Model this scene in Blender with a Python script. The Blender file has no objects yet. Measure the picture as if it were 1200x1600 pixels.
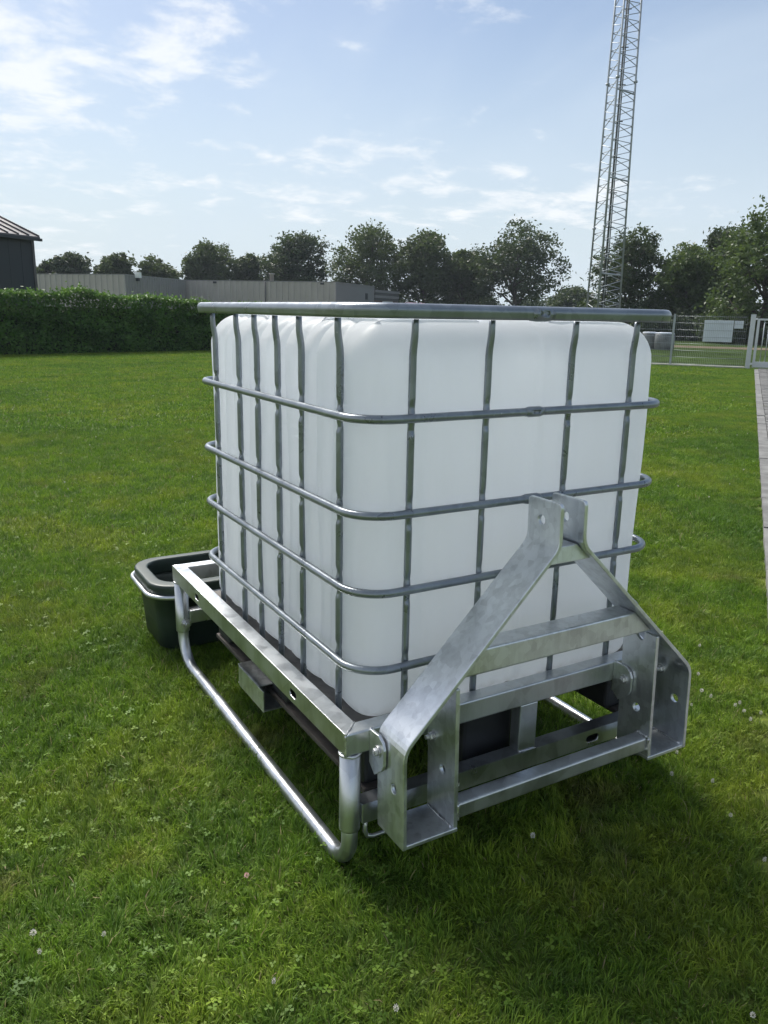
import bpy, bmesh, math, random
import numpy as np
from mathutils import Vector, Matrix

random.seed(7)
scene = bpy.context.scene
COL = scene.collection
R = math.radians

# ------------------------------------------------------------------ camera
CAMX, CAMY, CAMZ = -0.8623, -1.5736, 1.3994
YAW, PITCH, ROLL, FPX = -0.5320, 0.2461, 0.0190, 1244.9
cam_data = bpy.data.cameras.new('camera')
cam = bpy.data.objects.new('camera', cam_data)
COL.objects.link(cam)
fw = Vector((-math.sin(YAW) * math.cos(PITCH), math.cos(YAW) * math.cos(PITCH), -math.sin(PITCH)))
rt0 = Vector((math.cos(YAW), math.sin(YAW), 0))
up0 = rt0.cross(fw)
rt = rt0 * math.cos(ROLL) + up0 * math.sin(ROLL)
upv = up0 * math.cos(ROLL) - rt0 * math.sin(ROLL)
cam.matrix_world = Matrix(((rt.x, upv.x, -fw.x, CAMX), (rt.y, upv.y, -fw.y, CAMY), (rt.z, upv.z, -fw.z, CAMZ), (0, 0, 0, 1)))
cam_data.sensor_fit = 'HORIZONTAL'
cam_data.sensor_width = 36.0
cam_data.lens = 36.0 * FPX / 1200.0
cam_data.clip_start = 0.05
cam_data.clip_end = 3000
scene.camera = cam

# ------------------------------------------------------------------ light, sky, exposure
SUN_EL, SUN_AZ = 51.0, -1.0          # azimuth clockwise from +Y
scene.view_settings.view_transform = 'Standard'
scene.view_settings.look = 'None'
scene.view_settings.exposure = 0.36
scene.view_settings.gamma = 1.0
scene.cycles.use_denoising = True
scene.cycles.use_light_tree = False
scene.cycles.use_adaptive_sampling = True
scene.cycles.adaptive_threshold = 0.02
scene.cycles.max_bounces = 7
scene.cycles.diffuse_bounces = 3
scene.cycles.transmission_bounces = 6
scene.cycles.transparent_max_bounces = 8
scene.cycles.sample_clamp_indirect = 6.0

sun_data = bpy.data.lights.new('sun', 'SUN')
sun_data.energy = 5.0
sun_data.angle = R(27.0)
sun_data.color = (1.0, 0.955, 0.88)
sun = bpy.data.objects.new('sun', sun_data)
COL.objects.link(sun)
sdir = Vector((math.cos(R(SUN_EL)) * math.sin(R(SUN_AZ)), math.cos(R(SUN_EL)) * math.cos(R(SUN_AZ)), math.sin(R(SUN_EL))))
sun.rotation_euler = sdir.to_track_quat('Z', 'Y').to_euler()
sun.location = (0, 0, 30)


class NT:
    """Small helper to wire shader nodes."""
    def __init__(self, tree):
        self.t = tree
        self.n = tree.nodes
        self.l = tree.links

    def add(self, typ, **kw):
        nd = self.n.new(typ)
        ins = kw.pop('ins', {})
        for k, v in kw.items():
            setattr(nd, k, v)
        for k, v in ins.items():
            self.set(nd.inputs[k], v)
        return nd

    def set(self, sock, v):
        if isinstance(v, bpy.types.NodeSocket):
            self.l.new(v, sock)
        else:
            sock.default_value = v

    def math(self, op, a, b=None, c=None, clamp=False):
        nd = self.n.new('ShaderNodeMath')
        nd.operation = op
        nd.use_clamp = clamp
        for i, v in enumerate((a, b, c)):
            if v is not None:
                self.set(nd.inputs[i], v)
        return nd.outputs[0]

    def mix(self, fac, a, b, blend='MIX'):
        nd = self.n.new('ShaderNodeMix')
        nd.data_type = 'RGBA'
        nd.blend_type = blend
        self.set(nd.inputs[0], fac)
        self.set(nd.inputs[6], a if isinstance(a, bpy.types.NodeSocket) else tuple(a) + (1,))
        self.set(nd.inputs[7], b if isinstance(b, bpy.types.NodeSocket) else tuple(b) + (1,))
        return nd.outputs[2]

    def noise(self, vec, scale, detail=3.0, rough=0.55, dist=0.0):
        nd = self.add('ShaderNodeTexNoise', ins={'Scale': scale, 'Detail': detail, 'Roughness': rough, 'Distortion': dist})
        if vec is not None:
            self.l.new(vec, nd.inputs['Vector'])
        return nd.outputs['Fac']

    def ramp(self, fac, lo, hi, a=0.0, b=1.0):
        nd = self.add('ShaderNodeMapRange', interpolation_type='SMOOTHSTEP',
                      ins={'Value': fac, 'From Min': lo, 'From Max': hi, 'To Min': a, 'To Max': b})
        return nd.outputs[0]

    def mapping(self, vec, scale=(1, 1, 1), rot=(0, 0, 0), loc=(0, 0, 0)):
        nd = self.add('ShaderNodeMapping', ins={'Vector': vec, 'Scale': scale, 'Rotation': rot, 'Location': loc})
        return nd.outputs[0]


world = bpy.data.worlds.new('World')
scene.world = world
world.use_nodes = True
w = NT(world.node_tree)
w.n.clear()
sky = w.add('ShaderNodeTexSky', sky_type='NISHITA', sun_disc=False, sun_elevation=R(SUN_EL), sun_rotation=R(SUN_AZ),
            altitude=0.0, air_density=1.0, dust_density=1.2, ozone_density=1.8)
gen = w.add('ShaderNodeTexCoord').outputs['Generated']
sep = w.add('ShaderNodeSeparateXYZ', ins={0: gen})
dz = w.math('MAXIMUM', sep.outputs[2], 0.0)
den = w.math('ADD', dz, 0.16)
cu = w.math('DIVIDE', sep.outputs[0], den)
cv = w.math('DIVIDE', sep.outputs[1], den)
cvec = w.add('ShaderNodeCombineXYZ', ins={0: cu, 1: cv, 2: 0.0}).outputs[0]
# thin high veil, long soft streaks
veil_n = w.noise(w.mapping(cvec, scale=(0.75, 0.42, 1), rot=(0, 0, R(-38)), loc=(1.7, 0.4, 0)), 1.0, 5.0, 0.55, 0.7)
veil = w.ramp(veil_n, 0.40, 0.78, 0.0, 0.55)
# broken puffs, more of them towards the sun's side of the sky
puff_n = w.noise(w.mapping(cvec, scale=(1.0, 1.0, 1), loc=(0.35, 5.2, 0)), 4.6, 9.0, 0.62, 0.2)
cover_n = w.noise(w.mapping(cvec, scale=(1.0, 1.0, 1), loc=(4.2, 1.3, 0)), 0.7, 2.0, 0.5)
side = w.math('MULTIPLY_ADD', cu, -0.08, 0.12)
def bank(bearing, elev, wide, tall, amount):
    # a broken bank of cloud low in that part of the sky (wide and tall in degrees)
    right = (math.cos(R(bearing)), -math.sin(R(bearing)), 0)
    upd = (-math.sin(R(elev)) * math.sin(R(bearing)), -math.sin(R(elev)) * math.cos(R(bearing)), math.cos(R(elev)))
    a = w.add('ShaderNodeVectorMath', operation='DOT_PRODUCT', ins={0: gen, 1: right}).outputs['Value']
    b = w.add('ShaderNodeVectorMath', operation='DOT_PRODUCT', ins={0: gen, 1: upd}).outputs['Value']
    q = w.math('ADD', w.math('POWER', w.math('DIVIDE', a, math.sin(R(wide))), 2.0), w.math('POWER', w.math('DIVIDE', b, math.sin(R(tall))), 2.0))
    return w.ramp(q, 1.0, 0.0, 0.0, amount)
banks = w.math('ADD', w.math('ADD', bank(4, 15, 11, 8, 0.14), bank(33, 8.0, 17, 5.5, 0.17)), w.math('ADD', bank(18.5, 15.5, 6, 3.0, 0.13), bank(50, 7, 12, 3.5, 0.15)))
thr = w.math('ADD', banks, w.math('ADD', puff_n, w.math('ADD', w.math('MULTIPLY_ADD', cover_n, 0.30, -0.15), side)))
puff = w.ramp(thr, 0.58, 0.84, 0.0, 0.8)
low = w.ramp(sep.outputs[2], -0.02, 0.38, 0.92, 0.0)      # air thickens to the horizon
skycol = w.add('ShaderNodeVectorMath', operation='SCALE', ins={0: sky.outputs[0], 'Scale': 0.092}).outputs[0]
c1 = w.mix(low, skycol, (0.56, 0.645, 0.71))
c2 = w.mix(veil, c1, (0.56, 0.65, 0.75))
c3 = w.mix(puff, c2, (0.80, 0.82, 0.84))
bg = w.add('ShaderNodeBackground', ins={'Color': c3, 'Strength': 1.0})
w.l.new(bg.outputs[0], w.add('ShaderNodeOutputWorld').inputs[0])


# ------------------------------------------------------------------ materials
def material(name):
    m = bpy.data.materials.new(name)
    m.use_nodes = True
    t = NT(m.node_tree)
    b = t.n['Principled BSDF']
    pos = t.add('ShaderNodeNewGeometry').outputs['Position']
    return m, t, b, pos


def bump(t, b, height, strength=0.2, dist=0.01):
    nd = t.add('ShaderNodeBump', ins={'Strength': strength, 'Distance': dist, 'Height': height})
    t.l.new(nd.outputs[0], b.inputs['Normal'])


def mat_galv(name, base, rough, spangle=18.0, streak=0.25, metallic=0.8):
    m, t, b, pos = material(name)
    b.inputs['Metallic'].default_value = metallic
    vor = t.add('ShaderNodeTexVoronoi', ins={'Vector': t.mapping(pos, scale=(1, 1, 0.8)), 'Scale': spangle}).outputs['Color']
    sp = t.add('ShaderNodeSeparateColor', ins={0: vor}).outputs[0]
    n1 = t.noise(pos, 7.0, 6.0, 0.65)
    n2 = t.noise(t.mapping(pos, scale=(60, 60, 7)), 1.0, 3.0, 0.6)
    n3 = t.noise(pos, 55.0, 4.0, 0.6)
    f = t.math('ADD', t.math('MULTIPLY', sp, 0.15), t.math('ADD', t.math('MULTIPLY', n1, 0.45), t.math('MULTIPLY', n2, streak)))
    dark = tuple(c * 0.78 for c in base)
    lite = tuple(min(1, c * 1.13) for c in base)
    col = t.mix(t.ramp(f, 0.2, 0.55), dark, lite)
    speck = t.ramp(n3, 0.68, 0.76, 0.0, 0.35)
    t.set(b.inputs['Base Color'], t.mix(speck, col, (0.80, 0.82, 0.83)))
    t.set(b.inputs['Roughness'], t.ramp(t.math('ADD', n1, t.math('MULTIPLY', sp, 0.18)), 0.3, 0.85, rough - 0.05, rough + 0.09))
    bump(t, b, t.math('ADD', t.math('MULTIPLY', n3, 0.4), t.noise(pos, 20.0, 3.0)), 0.05, 0.003)
    return m


def mat_plain(name, col, rough, var=0.12, scale=3.0, bumpv=0.08, metallic=0.0, detail_scale=40.0):
    m, t, b, pos = material(name)
    n = t.noise(pos, scale, 5.0, 0.6)
    lo = tuple(c * (1 - var) for c in col)
    hi = tuple(min(1, c * (1 + var)) for c in col)
    t.set(b.inputs['Base Color'], t.mix(t.ramp(n, 0.3, 0.7), lo, hi))
    t.set(b.inputs['Roughness'], t.ramp(n, 0.3, 0.7, rough - 0.05, rough + 0.07))
    b.inputs['Metallic'].default_value = metallic
    bump(t, b, t.noise(pos, detail_scale, 3.0), bumpv, 0.004)
    return m


def mat_tank():
    m, t, b, pos = material('white_polyethylene')
    n = t.noise(t.mapping(pos, scale=(9, 9, 1.1)), 1.0, 4.0, 0.6)
    sz = t.add('ShaderNodeSeparateXYZ', ins={0: pos}).outputs[2]
    grime = t.math('MULTIPLY', t.ramp(sz, 0.37, 0.43, 0.75, 0.0), t.ramp(t.noise(pos, 22.0, 4.0), 0.25, 0.7))
    film = t.ramp(n, 0.45, 0.75, 0.0, 0.22)
    col = t.mix(film, (0.90, 0.915, 0.925), (0.82, 0.82, 0.80))
    col = t.mix(grime, col, (0.34, 0.29, 0.23))
    t.set(b.inputs['Base Color'], col)
    b.inputs['Roughness'].default_value = 0.42
    b.inputs['Specular IOR Level'].default_value = 0.35
    bump(t, b, t.math('ADD', n, t.math('MULTIPLY', t.noise(pos, 120.0, 2.0), 0.1)), 0.12, 0.01)
    tr = t.add('ShaderNodeBsdfTranslucent', ins={'Color': t.mix(0.5, col, (0.84, 0.89, 0.95))})
    mx = t.add('ShaderNodeMixShader', ins={0: 0.68, 1: b.outputs[0], 2: tr.outputs[0]})
    t.l.new(mx.outputs[0], t.n['Material Output'].inputs[0])
    return m


def mat_leaf(name, c_dark, c_lite, trans=0.35, patch=0.5):
    """foliage: per-leaf tint from the 'tint' attribute, clump variation from position."""
    m, t, b, pos = material(name)
    tint = t.add('ShaderNodeAttribute', attribute_name='tint').outputs['Fac']
    n = t.noise(pos, patch, 4.0, 0.6)
    f = t.math('ADD', t.math('MULTIPLY', tint, 0.6), t.math('MULTIPLY', t.ramp(n, 0.3, 0.7), 0.4))
    col = t.mix(f, c_dark, c_lite)
    t.set(b.inputs['Base Color'], col)
    b.inputs['Roughness'].default_value = 0.5
    b.inputs['Specular IOR Level'].default_value = 0.3
    tr = t.add('ShaderNodeBsdfTranslucent', ins={'Color': t.mix(0.35, col, (0.16, 0.22, 0.03))})
    mx = t.add('ShaderNodeMixShader', ins={0: trans, 1: b.outputs[0], 2: tr.outputs[0]})
    t.l.new(mx.outputs[0], t.n['Material Output'].inputs[0])
    return m


def lawn_colour(t, pos, tint):
    """patches of a worn summer lawn: lush, yellowed, brownish."""
    n1 = t.noise(t.mapping(pos, scale=(1, 1, 0.0), loc=(5.3, 9.1, 0)), 1.1, 4.0, 0.62)
    n2 = t.noise(t.mapping(pos, scale=(1, 1, 0.0), loc=(13, 4, 0)), 0.42, 3.0, 0.6)
    n4 = t.noise(t.mapping(pos, scale=(1, 1, 0.0), loc=(7, 2, 0)), 8.5, 4.0, 0.6, 0.6)
    n5 = t.noise(t.mapping(pos, scale=(1, 1, 0.0), loc=(1, 8, 0)), 3.4, 3.0, 0.6, 0.4)
    cl = t.ramp(t.math('ADD', t.math('MULTIPLY', n4, 0.55), t.math('MULTIPLY', n5, 0.45)), 0.36, 0.64, 0.0, 1.0)
    n3 = t.noise(t.mapping(pos, scale=(1, 1, 0.0), loc=(3, 31, 0)), 2.6, 4.0, 0.6)
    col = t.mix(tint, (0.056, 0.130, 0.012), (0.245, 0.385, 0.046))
    col = t.mix(t.ramp(n1, 0.44, 0.66, 0.0, 0.6), col, t.mix(tint, (0.120, 0.165, 0.016), (0.40, 0.45, 0.070)))
    col = t.mix(t.ramp(n3, 0.58, 0.70, 0.0, 0.5), col, t.mix(tint, (0.110, 0.096, 0.034), (0.29, 0.25, 0.10)))
    col = t.mix(t.ramp(n2, 0.50, 0.66, 0.0, 0.6), col, t.mix(tint, (0.036, 0.095, 0.014), (0.125, 0.260, 0.038)))
    return t.mix(1.0, col, t.mix(cl, (0.72, 0.79, 0.88), (1.42, 1.32, 1.06)), 'MULTIPLY')


def mat_grass():
    m, t, b, pos = material('grass_blades')
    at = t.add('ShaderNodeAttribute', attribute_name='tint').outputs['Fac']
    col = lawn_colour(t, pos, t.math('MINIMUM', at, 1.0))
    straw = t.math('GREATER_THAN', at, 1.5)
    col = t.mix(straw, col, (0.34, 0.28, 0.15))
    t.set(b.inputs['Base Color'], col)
    b.inputs['Roughness'].default_value = 0.55
    b.inputs['Specular IOR Level'].default_value = 0.25
    tr = t.add('ShaderNodeBsdfTranslucent', ins={'Color': t.mix(0.2, col, (0.18, 0.30, 0.05))})
    mx = t.add('ShaderNodeMixShader', ins={0: 0.32, 1: b.outputs[0], 2: tr.outputs[0]})
    t.l.new(mx.outputs[0], t.n['Material Output'].inputs[0])
    return m


def mat_ground():
    m, t, b, pos = material('lawn_soil')
    n = t.noise(pos, 30.0, 5.0, 0.7)
    n0 = t.noise(t.mapping(pos, scale=(1, 1, 0)), 6.0, 5.0, 0.7)
    tint = t.ramp(t.math('ADD', t.math('MULTIPLY', n, 0.6), t.math('MULTIPLY', n0, 0.4)), 0.32, 0.68, 0.0, 0.75)
    col = lawn_colour(t, pos, tint)
    t.set(b.inputs['Base Color'], t.mix(0.6, col, (0.035, 0.036, 0.016)))
    b.inputs['Roughness'].default_value = 0.85
    b.inputs['Specular IOR Level'].default_value = 0.15
    bump(t, b, n, 0.6, 0.03)
    return m


M = {}
M['galv'] = mat_galv('galvanised_steel', (0.55, 0.575, 0.60), 0.32, 18.0, 0.25, 0.92)
M['plate'] = mat_galv('galvanised_plate', (0.68, 0.705, 0.73), 0.34, 55.0, 0.24, 0.92)
M['cage'] = mat_galv('cage_tube_steel', (0.255, 0.285, 0.315), 0.30, 30.0, 0.1, 0.65)
M['bolt'] = mat_galv('zinc_bolt', (0.66, 0.67, 0.68), 0.26, 60.0, 0.1)
M['tank'] = mat_tank()
M['lid'] = mat_plain('black_lid_plastic', (0.015, 0.015, 0.016), 0.4)
M['block'] = mat_plain('black_pallet_plastic', (0.016, 0.017, 0.020), 0.5, 0.3, 9.0)
M['deck'] = mat_plain('grimy_pallet_deck', (0.115, 0.108, 0.100), 0.75, 0.4, 12.0, 0.3)
M['runner'] = mat_plain('weathered_pallet_runner', (0.060, 0.052, 0.046), 0.7, 0.4, 8.0, 0.3)
M['trough'] = mat_plain('dark_green_black_plastic', (0.018, 0.032, 0.027), 0.45, 0.2, 5.0, 0.06)
M['ground'] = mat_ground()
M['grass'] = mat_grass()
M['hedge'] = mat_leaf('hedge_leaves', (0.020, 0.060, 0.018), (0.130, 0.270, 0.050), 0.36, 1.6)
M['hedge_core'] = mat_plain('hedge_twigs', (0.012, 0.016, 0.008), 0.9, 0.4)
M['tree_a'] = mat_leaf('ash_leaves', (0.022, 0.040, 0.017), (0.080, 0.115, 0.045), 0.30, 0.35)
M['tree_b'] = mat_leaf('dark_maple_leaves', (0.014, 0.030, 0.015), (0.056, 0.088, 0.036), 0.25, 0.35)
M['tree_c'] = mat_leaf('beech_leaves', (0.026, 0.054, 0.017), (0.100, 0.155, 0.045), 0.32, 0.35)
M['bark'] = mat_plain('bark', (0.055, 0.045, 0.035), 0.9, 0.35, 4.0, 0.4)
M['clad'] = mat_plain('beige_cladding', (0.37, 0.348, 0.338), 0.55, 0.07, 0.6, 0.03)
M['clad2'] = mat_plain('grey_taupe_panel', (0.235, 0.23, 0.235), 0.55, 0.07, 0.6, 0.03)
M['brick'] = mat_plain('brown_brick_wall', (0.16, 0.10, 0.085), 0.8, 0.25, 6.0, 0.2)
M['roofgrey'] = mat_plain('flat_roof_felt', (0.10, 0.10, 0.10), 0.8)
M['anthracite'] = mat_plain('anthracite_cladding', (0.016, 0.022, 0.032), 0.5, 0.12, 0.7, 0.03)
M['zincroof'] = mat_plain('dark_seam_roof', (0.10, 0.095, 0.10), 0.38, 0.15, 1.0, 0.03, metallic=0.4)
M['glass'] = mat_plain('pale_window_glass', (0.45, 0.55, 0.62), 0.12, 0.05)
M['white'] = mat_plain('white_paint', (0.78, 0.79, 0.80), 0.5, 0.05)
M['board'] = mat_plain('pale_board', (0.60, 0.65, 0.72), 0.5, 0.05)
M['red'] = mat_plain('faded_red_paint', (0.52, 0.16, 0.17), 0.35, 0.1)
M['rubber'] = mat_plain('rubber', (0.02, 0.02, 0.02), 0.8)
M['fence'] = mat_plain('fence_galvanised', (0.30, 0.33, 0.35), 0.45, 0.12, 2.0, 0.03, metallic=0.5)
M['rail'] = mat_plain('grey_bar_fence', (0.12, 0.13, 0.14), 0.5, 0.12, 2.0, 0.03)
M['gate'] = mat_plain('gate_aluminium', (0.50, 0.53, 0.56), 0.42, 0.08, 2.0, 0.03, metallic=0.5)
M['mast'] = mat_plain('mast_galvanised', (0.36, 0.39, 0.42), 0.5, 0.15, 1.0, 0.03, metallic=0.6)
M['cable'] = mat_plain('dark_cable', (0.05, 0.055, 0.06), 0.6)
M['paver'] = mat_plain('grey_paver', (0.125, 0.125, 0.122), 0.9, 0.35, 7.0, 0.4)
M['kerb'] = mat_plain('pale_concrete_kerb', (0.155, 0.155, 0.15), 0.9, 0.3, 5.0, 0.4)
M['strip'] = mat_plain('pale_concrete_strip', (0.40, 0.385, 0.36), 0.85, 0.15, 3.0, 0.2)
M['field'] = mat_plain('rough_field_grass', (0.036, 0.058, 0.016), 0.9, 0.4, 0.6, 0.6, detail_scale=14.0)
M['field'].node_tree.nodes['Principled BSDF'].inputs['Specular IOR Level'].default_value = 0.03
M['track'] = mat_plain('dry_earth_track', (0.13, 0.11, 0.08), 0.9, 0.3, 1.0, 0.3)
M['track'].node_tree.nodes['Principled BSDF'].inputs['Specular IOR Level'].default_value = 0.03
M['bale'] = mat_plain('grey_bale_wrap', (0.16, 0.17, 0.17), 0.5, 0.3, 3.0, 0.3)
M['petal'] = mat_plain('clover_petals', (0.60, 0.58, 0.52), 0.7, 0.15, 80.0)
M['petal2'] = mat_plain('clover_petals_pink', (0.62, 0.42, 0.38), 0.7, 0.25, 80.0)
M['stem'] = mat_plain('clover_stem', (0.05, 0.10, 0.02), 0.6)


# ------------------------------------------------------------------ mesh helpers
def tag(o, label=None, cat=None, group=None, kind=None):
    if label: o['label'] = label
    if cat: o['category'] = cat
    if group: o['group'] = group
    if kind: o['kind'] = kind
    return o


def empty(name, loc, label=None, cat=None, group=None):
    o = bpy.data.objects.new(name, None)
    COL.objects.link(o)
    o.location = loc
    o.empty_display_size = 0.1
    return tag(o, label, cat, group)


class MB:
    def __init__(self):
        self.v, self.f, self.s = [], [], []

    def add(self, verts, faces, smooth=False):
        b = len(self.v)
        self.v += [tuple(p) for p in verts]
        self.f += [tuple(b + i for i in q) for q in faces]
        self.s += [smooth] * len(faces)
        return self

    def box(self, a, b):
        (x0, y0, z0), (x1, y1, z1) = a, b
        vs = [(x0, y0, z0), (x1, y0, z0), (x1, y1, z0), (x0, y1, z0), (x0, y0, z1), (x1, y0, z1), (x1, y1, z1), (x0, y1, z1)]
        return self.add(vs, [(3, 2, 1, 0), (4, 5, 6, 7), (0, 1, 5, 4), (1, 2, 6, 5), (2, 3, 7, 6), (3, 0, 4, 7)])

    def obox(self, o, u, v, wv):
        o, u, v, wv = Vector(o), Vector(u), Vector(v), Vector(wv)
        vs = [o, o + u, o + u + v, o + v, o + wv, o + u + wv, o + u + v + wv, o + v + wv]
        return self.add(vs, [(3, 2, 1, 0), (4, 5, 6, 7), (0, 1, 5, 4), (1, 2, 6, 5), (2, 3, 7, 6), (3, 0, 4, 7)])

    def prism(self, poly, vec):
        n = len(poly)
        vec = Vector(vec)
        p = [Vector(q) for q in poly]
        vs = p + [q + vec for q in p]
        fs = [tuple(range(n))[::-1], tuple(range(n, 2 * n))] + [(i, (i + 1) % n, n + (i + 1) % n, n + i) for i in range(n)]
        return self.add(vs, fs)

    def tube(self, path, r, seg=12, closed=False, cap=True, flat=None):
        """swept round tube; r a number or one per point; flat: per-point (scale along n, scale along b)."""
        P = [Vector(p) for p in path]
        n = len(P)
        rs = r if hasattr(r, '__len__') else [r] * n
        tang = []
        for i in range(n):
            a = P[(i - 1) % n] if (closed or i > 0) else P[i]
            b = P[(i + 1) % n] if (closed or i < n - 1) else P[i]
            tang.append((b - a).normalized())
        ref = Vector((0, 0, 1)) if abs(tang[0].z) < 0.9 else Vector((1, 0, 0))
        nrm = (ref - tang[0] * ref.dot(tang[0])).normalized()
        vs, fs = [], []
        for i in range(n):
            nrm = (nrm - tang[i] * nrm.dot(tang[i])).normalized()
            bi = tang[i].cross(nrm)
            fn, fb = flat[i] if flat else (1, 1)
            for k in range(seg):
                a = 2 * math.pi * k / seg
                vs.append(P[i] + nrm * (math.cos(a) * rs[i] * fn) + bi * (math.sin(a) * rs[i] * fb))
        m = n if closed else n - 1
        for i in range(m):
            j = (i + 1) % n
            for k in range(seg):
                k2 = (k + 1) % seg
                fs.append((i * seg + k, j * seg + k, j * seg + k2, i * seg + k2))
        self.add(vs, fs, True)
        if not closed and cap:
            base = len(self.v) - n * seg
            self.f.append(tuple(base + k for k in range(seg))); self.s.append(False)
            self.f.append(tuple(base + (n - 1) * seg + k for k in range(seg))[::-1]); self.s.append(False)
        return self

    def lathe(self, centre, prof, seg=16, axis='Z', smooth=True):
        cx, cy, cz = centre
        vs, fs = [], []
        for (r, h) in prof:
            for k in range(seg):
                a = 2 * math.pi * k / seg
                p = (r * math.cos(a), r * math.sin(a), h)
                if axis == 'X': p = (h, p[0], p[1])
                if axis == 'Y': p = (p[0], h, p[1])
                vs.append((cx + p[0], cy + p[1], cz + p[2]))
        n = len(prof)
        for i in range(n - 1):
            for k in range(seg):
                k2 = (k + 1) % seg
                fs.append((i * seg + k, i * seg + k2, (i + 1) * seg + k2, (i + 1) * seg + k))
        self.add(vs, fs, smooth)
        base = len(self.v) - n * seg
        self.f.append(tuple(base + k for k in range(seg))[::-1]); self.s.append(False)
        self.f.append(tuple(base + (n - 1) * seg + k for k in range(seg))); self.s.append(False)
        return self

    def mesh(self, name, off=(0, 0, 0)):
        me = bpy.data.meshes.new(name)
        ox, oy, oz = off
        me.from_pydata([(x - ox, y - oy, z - oz) for x, y, z in self.v], [], self.f)
        me.polygons.foreach_set('use_smooth', self.s)
        me.update()
        return me

    def build(self, name, mat, parent=None, bevel=0.0, fix=True):
        off = (0, 0, 0)
        p = parent
        while p is not None:
            off = tuple(a + b for a, b in zip(off, p.location))
            p = p.parent
        me = self.mesh(name, off)
        if fix:
            bm = bmesh.new(); bm.from_mesh(me)
            bmesh.ops.recalc_face_normals(bm, faces=bm.faces)
            bm.to_mesh(me); bm.free()
        me.materials.append(mat)
        o = bpy.data.objects.new(name, me)
        COL.objects.link(o)
        o.parent = parent
        if bevel:
            b = o.modifiers.new('bevel', 'BEVEL')
            b.width = bevel; b.segments = 2; b.limit_method = 'ANGLE'; b.angle_limit = R(35)
            b.harden_normals = False
        return o


def cut(o, cutters):
    """subtract MB solids (world coordinates) from an object, keeping the result as plain mesh."""
    off = (0, 0, 0); p = o.parent
    while p is not None:
        off = tuple(a + b for a, b in zip(off, p.location)); p = p.parent
    keep = [(m.type, m.width) for m in o.modifiers]
    o.modifiers.clear()
    bm = bmesh.new()
    tmp = []
    par = o.parent
    o.parent = None
    for c in cutters:
        me = c.mesh('cutter', off)
        b2 = bmesh.new(); b2.from_mesh(me); bmesh.ops.recalc_face_normals(b2, faces=b2.faces); b2.to_mesh(me); b2.free()
        co = bpy.data.objects.new('cutter', me); COL.objects.link(co); tmp.append(co)
        md = o.modifiers.new('cut', 'BOOLEAN'); md.object = co; md.operation = 'DIFFERENCE'; md.solver = 'EXACT'
    dg = bpy.context.evaluated_depsgraph_get(); dg.update()
    new = bpy.data.meshes.new_from_object(o.evaluated_get(dg))
    o.modifiers.clear()
    new.name = o.data.name
    o.data = new
    o.parent = par
    for c in tmp:
        me = c.data; bpy.data.objects.remove(c); bpy.data.meshes.remove(me)
    bm.free()
    for typ, wd in keep:
        b = o.modifiers.new('bevel', 'BEVEL'); b.width = wd; b.segments = 2; b.limit_method = 'ANGLE'; b.angle_limit = R(35)
    return o


def slot(c, axis, length_axis, half_len, half_h, depth):
    """rounded slot solid: axis = drilling direction unit vector, length_axis = long way, the third follows."""
    c, a, l = Vector(c), Vector(axis), Vector(length_axis)
    h = a.cross(l)
    poly = []
    for k in range(8):
        t = -math.pi / 2 + math.pi * k / 7
        poly.append(c - a * depth + l * (half_len - half_h + half_h * math.cos(t)) + h * (half_h * math.sin(t)))
    for k in range(8):
        t = math.pi / 2 + math.pi * k / 7
        poly.append(c - a * depth + l * (-(half_len - half_h) + half_h * math.cos(t)) + h * (half_h * math.sin(t)))
    return MB().prism(poly, a * (2 * depth))


def np_mesh(name, verts, faces_flat, loop_tot, mat, tint=None, smooth=False):
    me = bpy.data.meshes.new(name)
    nv, nf = len(verts), len(loop_tot)
    me.vertices.add(nv)
    me.vertices.foreach_set('co', np.asarray(verts, np.float32).ravel())
    me.loops.add(len(faces_flat))
    me.loops.foreach_set('vertex_index', np.asarray(faces_flat, np.int32))
    me.polygons.add(nf)
    ls = np.concatenate([[0], np.cumsum(loop_tot)[:-1]]).astype(np.int32)
    me.polygons.foreach_set('loop_start', ls)
    if smooth:
        me.polygons.foreach_set('use_smooth', np.ones(nf, bool))
    me.update(calc_edges=True)
    if tint is not None:
        at = me.attributes.new('tint', 'FLOAT', 'POINT')
        at.data.foreach_set('value', np.asarray(tint, np.float32))
    me.materials.append(mat)
    return me


def rrect(x0, y0, x1, y1, r, z, n=8):
    pts = []
    for cx, cy, a0 in ((x1 - r, y1 - r, 0), (x0 + r, y1 - r, 90), (x0 + r, y0 + r, 180), (x1 - r, y0 + r, 270)):
        for k in range(n + 1):
            a = R(a0 + 90 * k / n)
            pts.append((cx + r * math.cos(a), cy + r * math.sin(a), z))
    return pts


def polar(bearing, dist, z=0.0):
    return Vector((CAMX + dist * math.sin(R(bearing)), CAMY + dist * math.cos(R(bearing)), z))


# ------------------------------------------------------------------ ground
E_ = Vector((0.813, 0.583, 0.0)).normalized()      # along the paved path
N_ = Vector((-E_.y, E_.x, 0.0))                    # from the path to the lawn
P0 = Vector((3.15, 1.01, 0.0))
def pt(s, t, z=0.0):
    return P0 + E_ * s + N_ * t + Vector((0, 0, z))

g = MB().add([(-240, -240, 0), (240, -240, 0), (240, 240, 0), (-240, 240, 0)], [(0, 1, 2, 3)]).build('ground', M['ground'])
tag(g, 'mown green lawn stretching to the hedge and fence', 'lawn', kind='structure')
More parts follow.
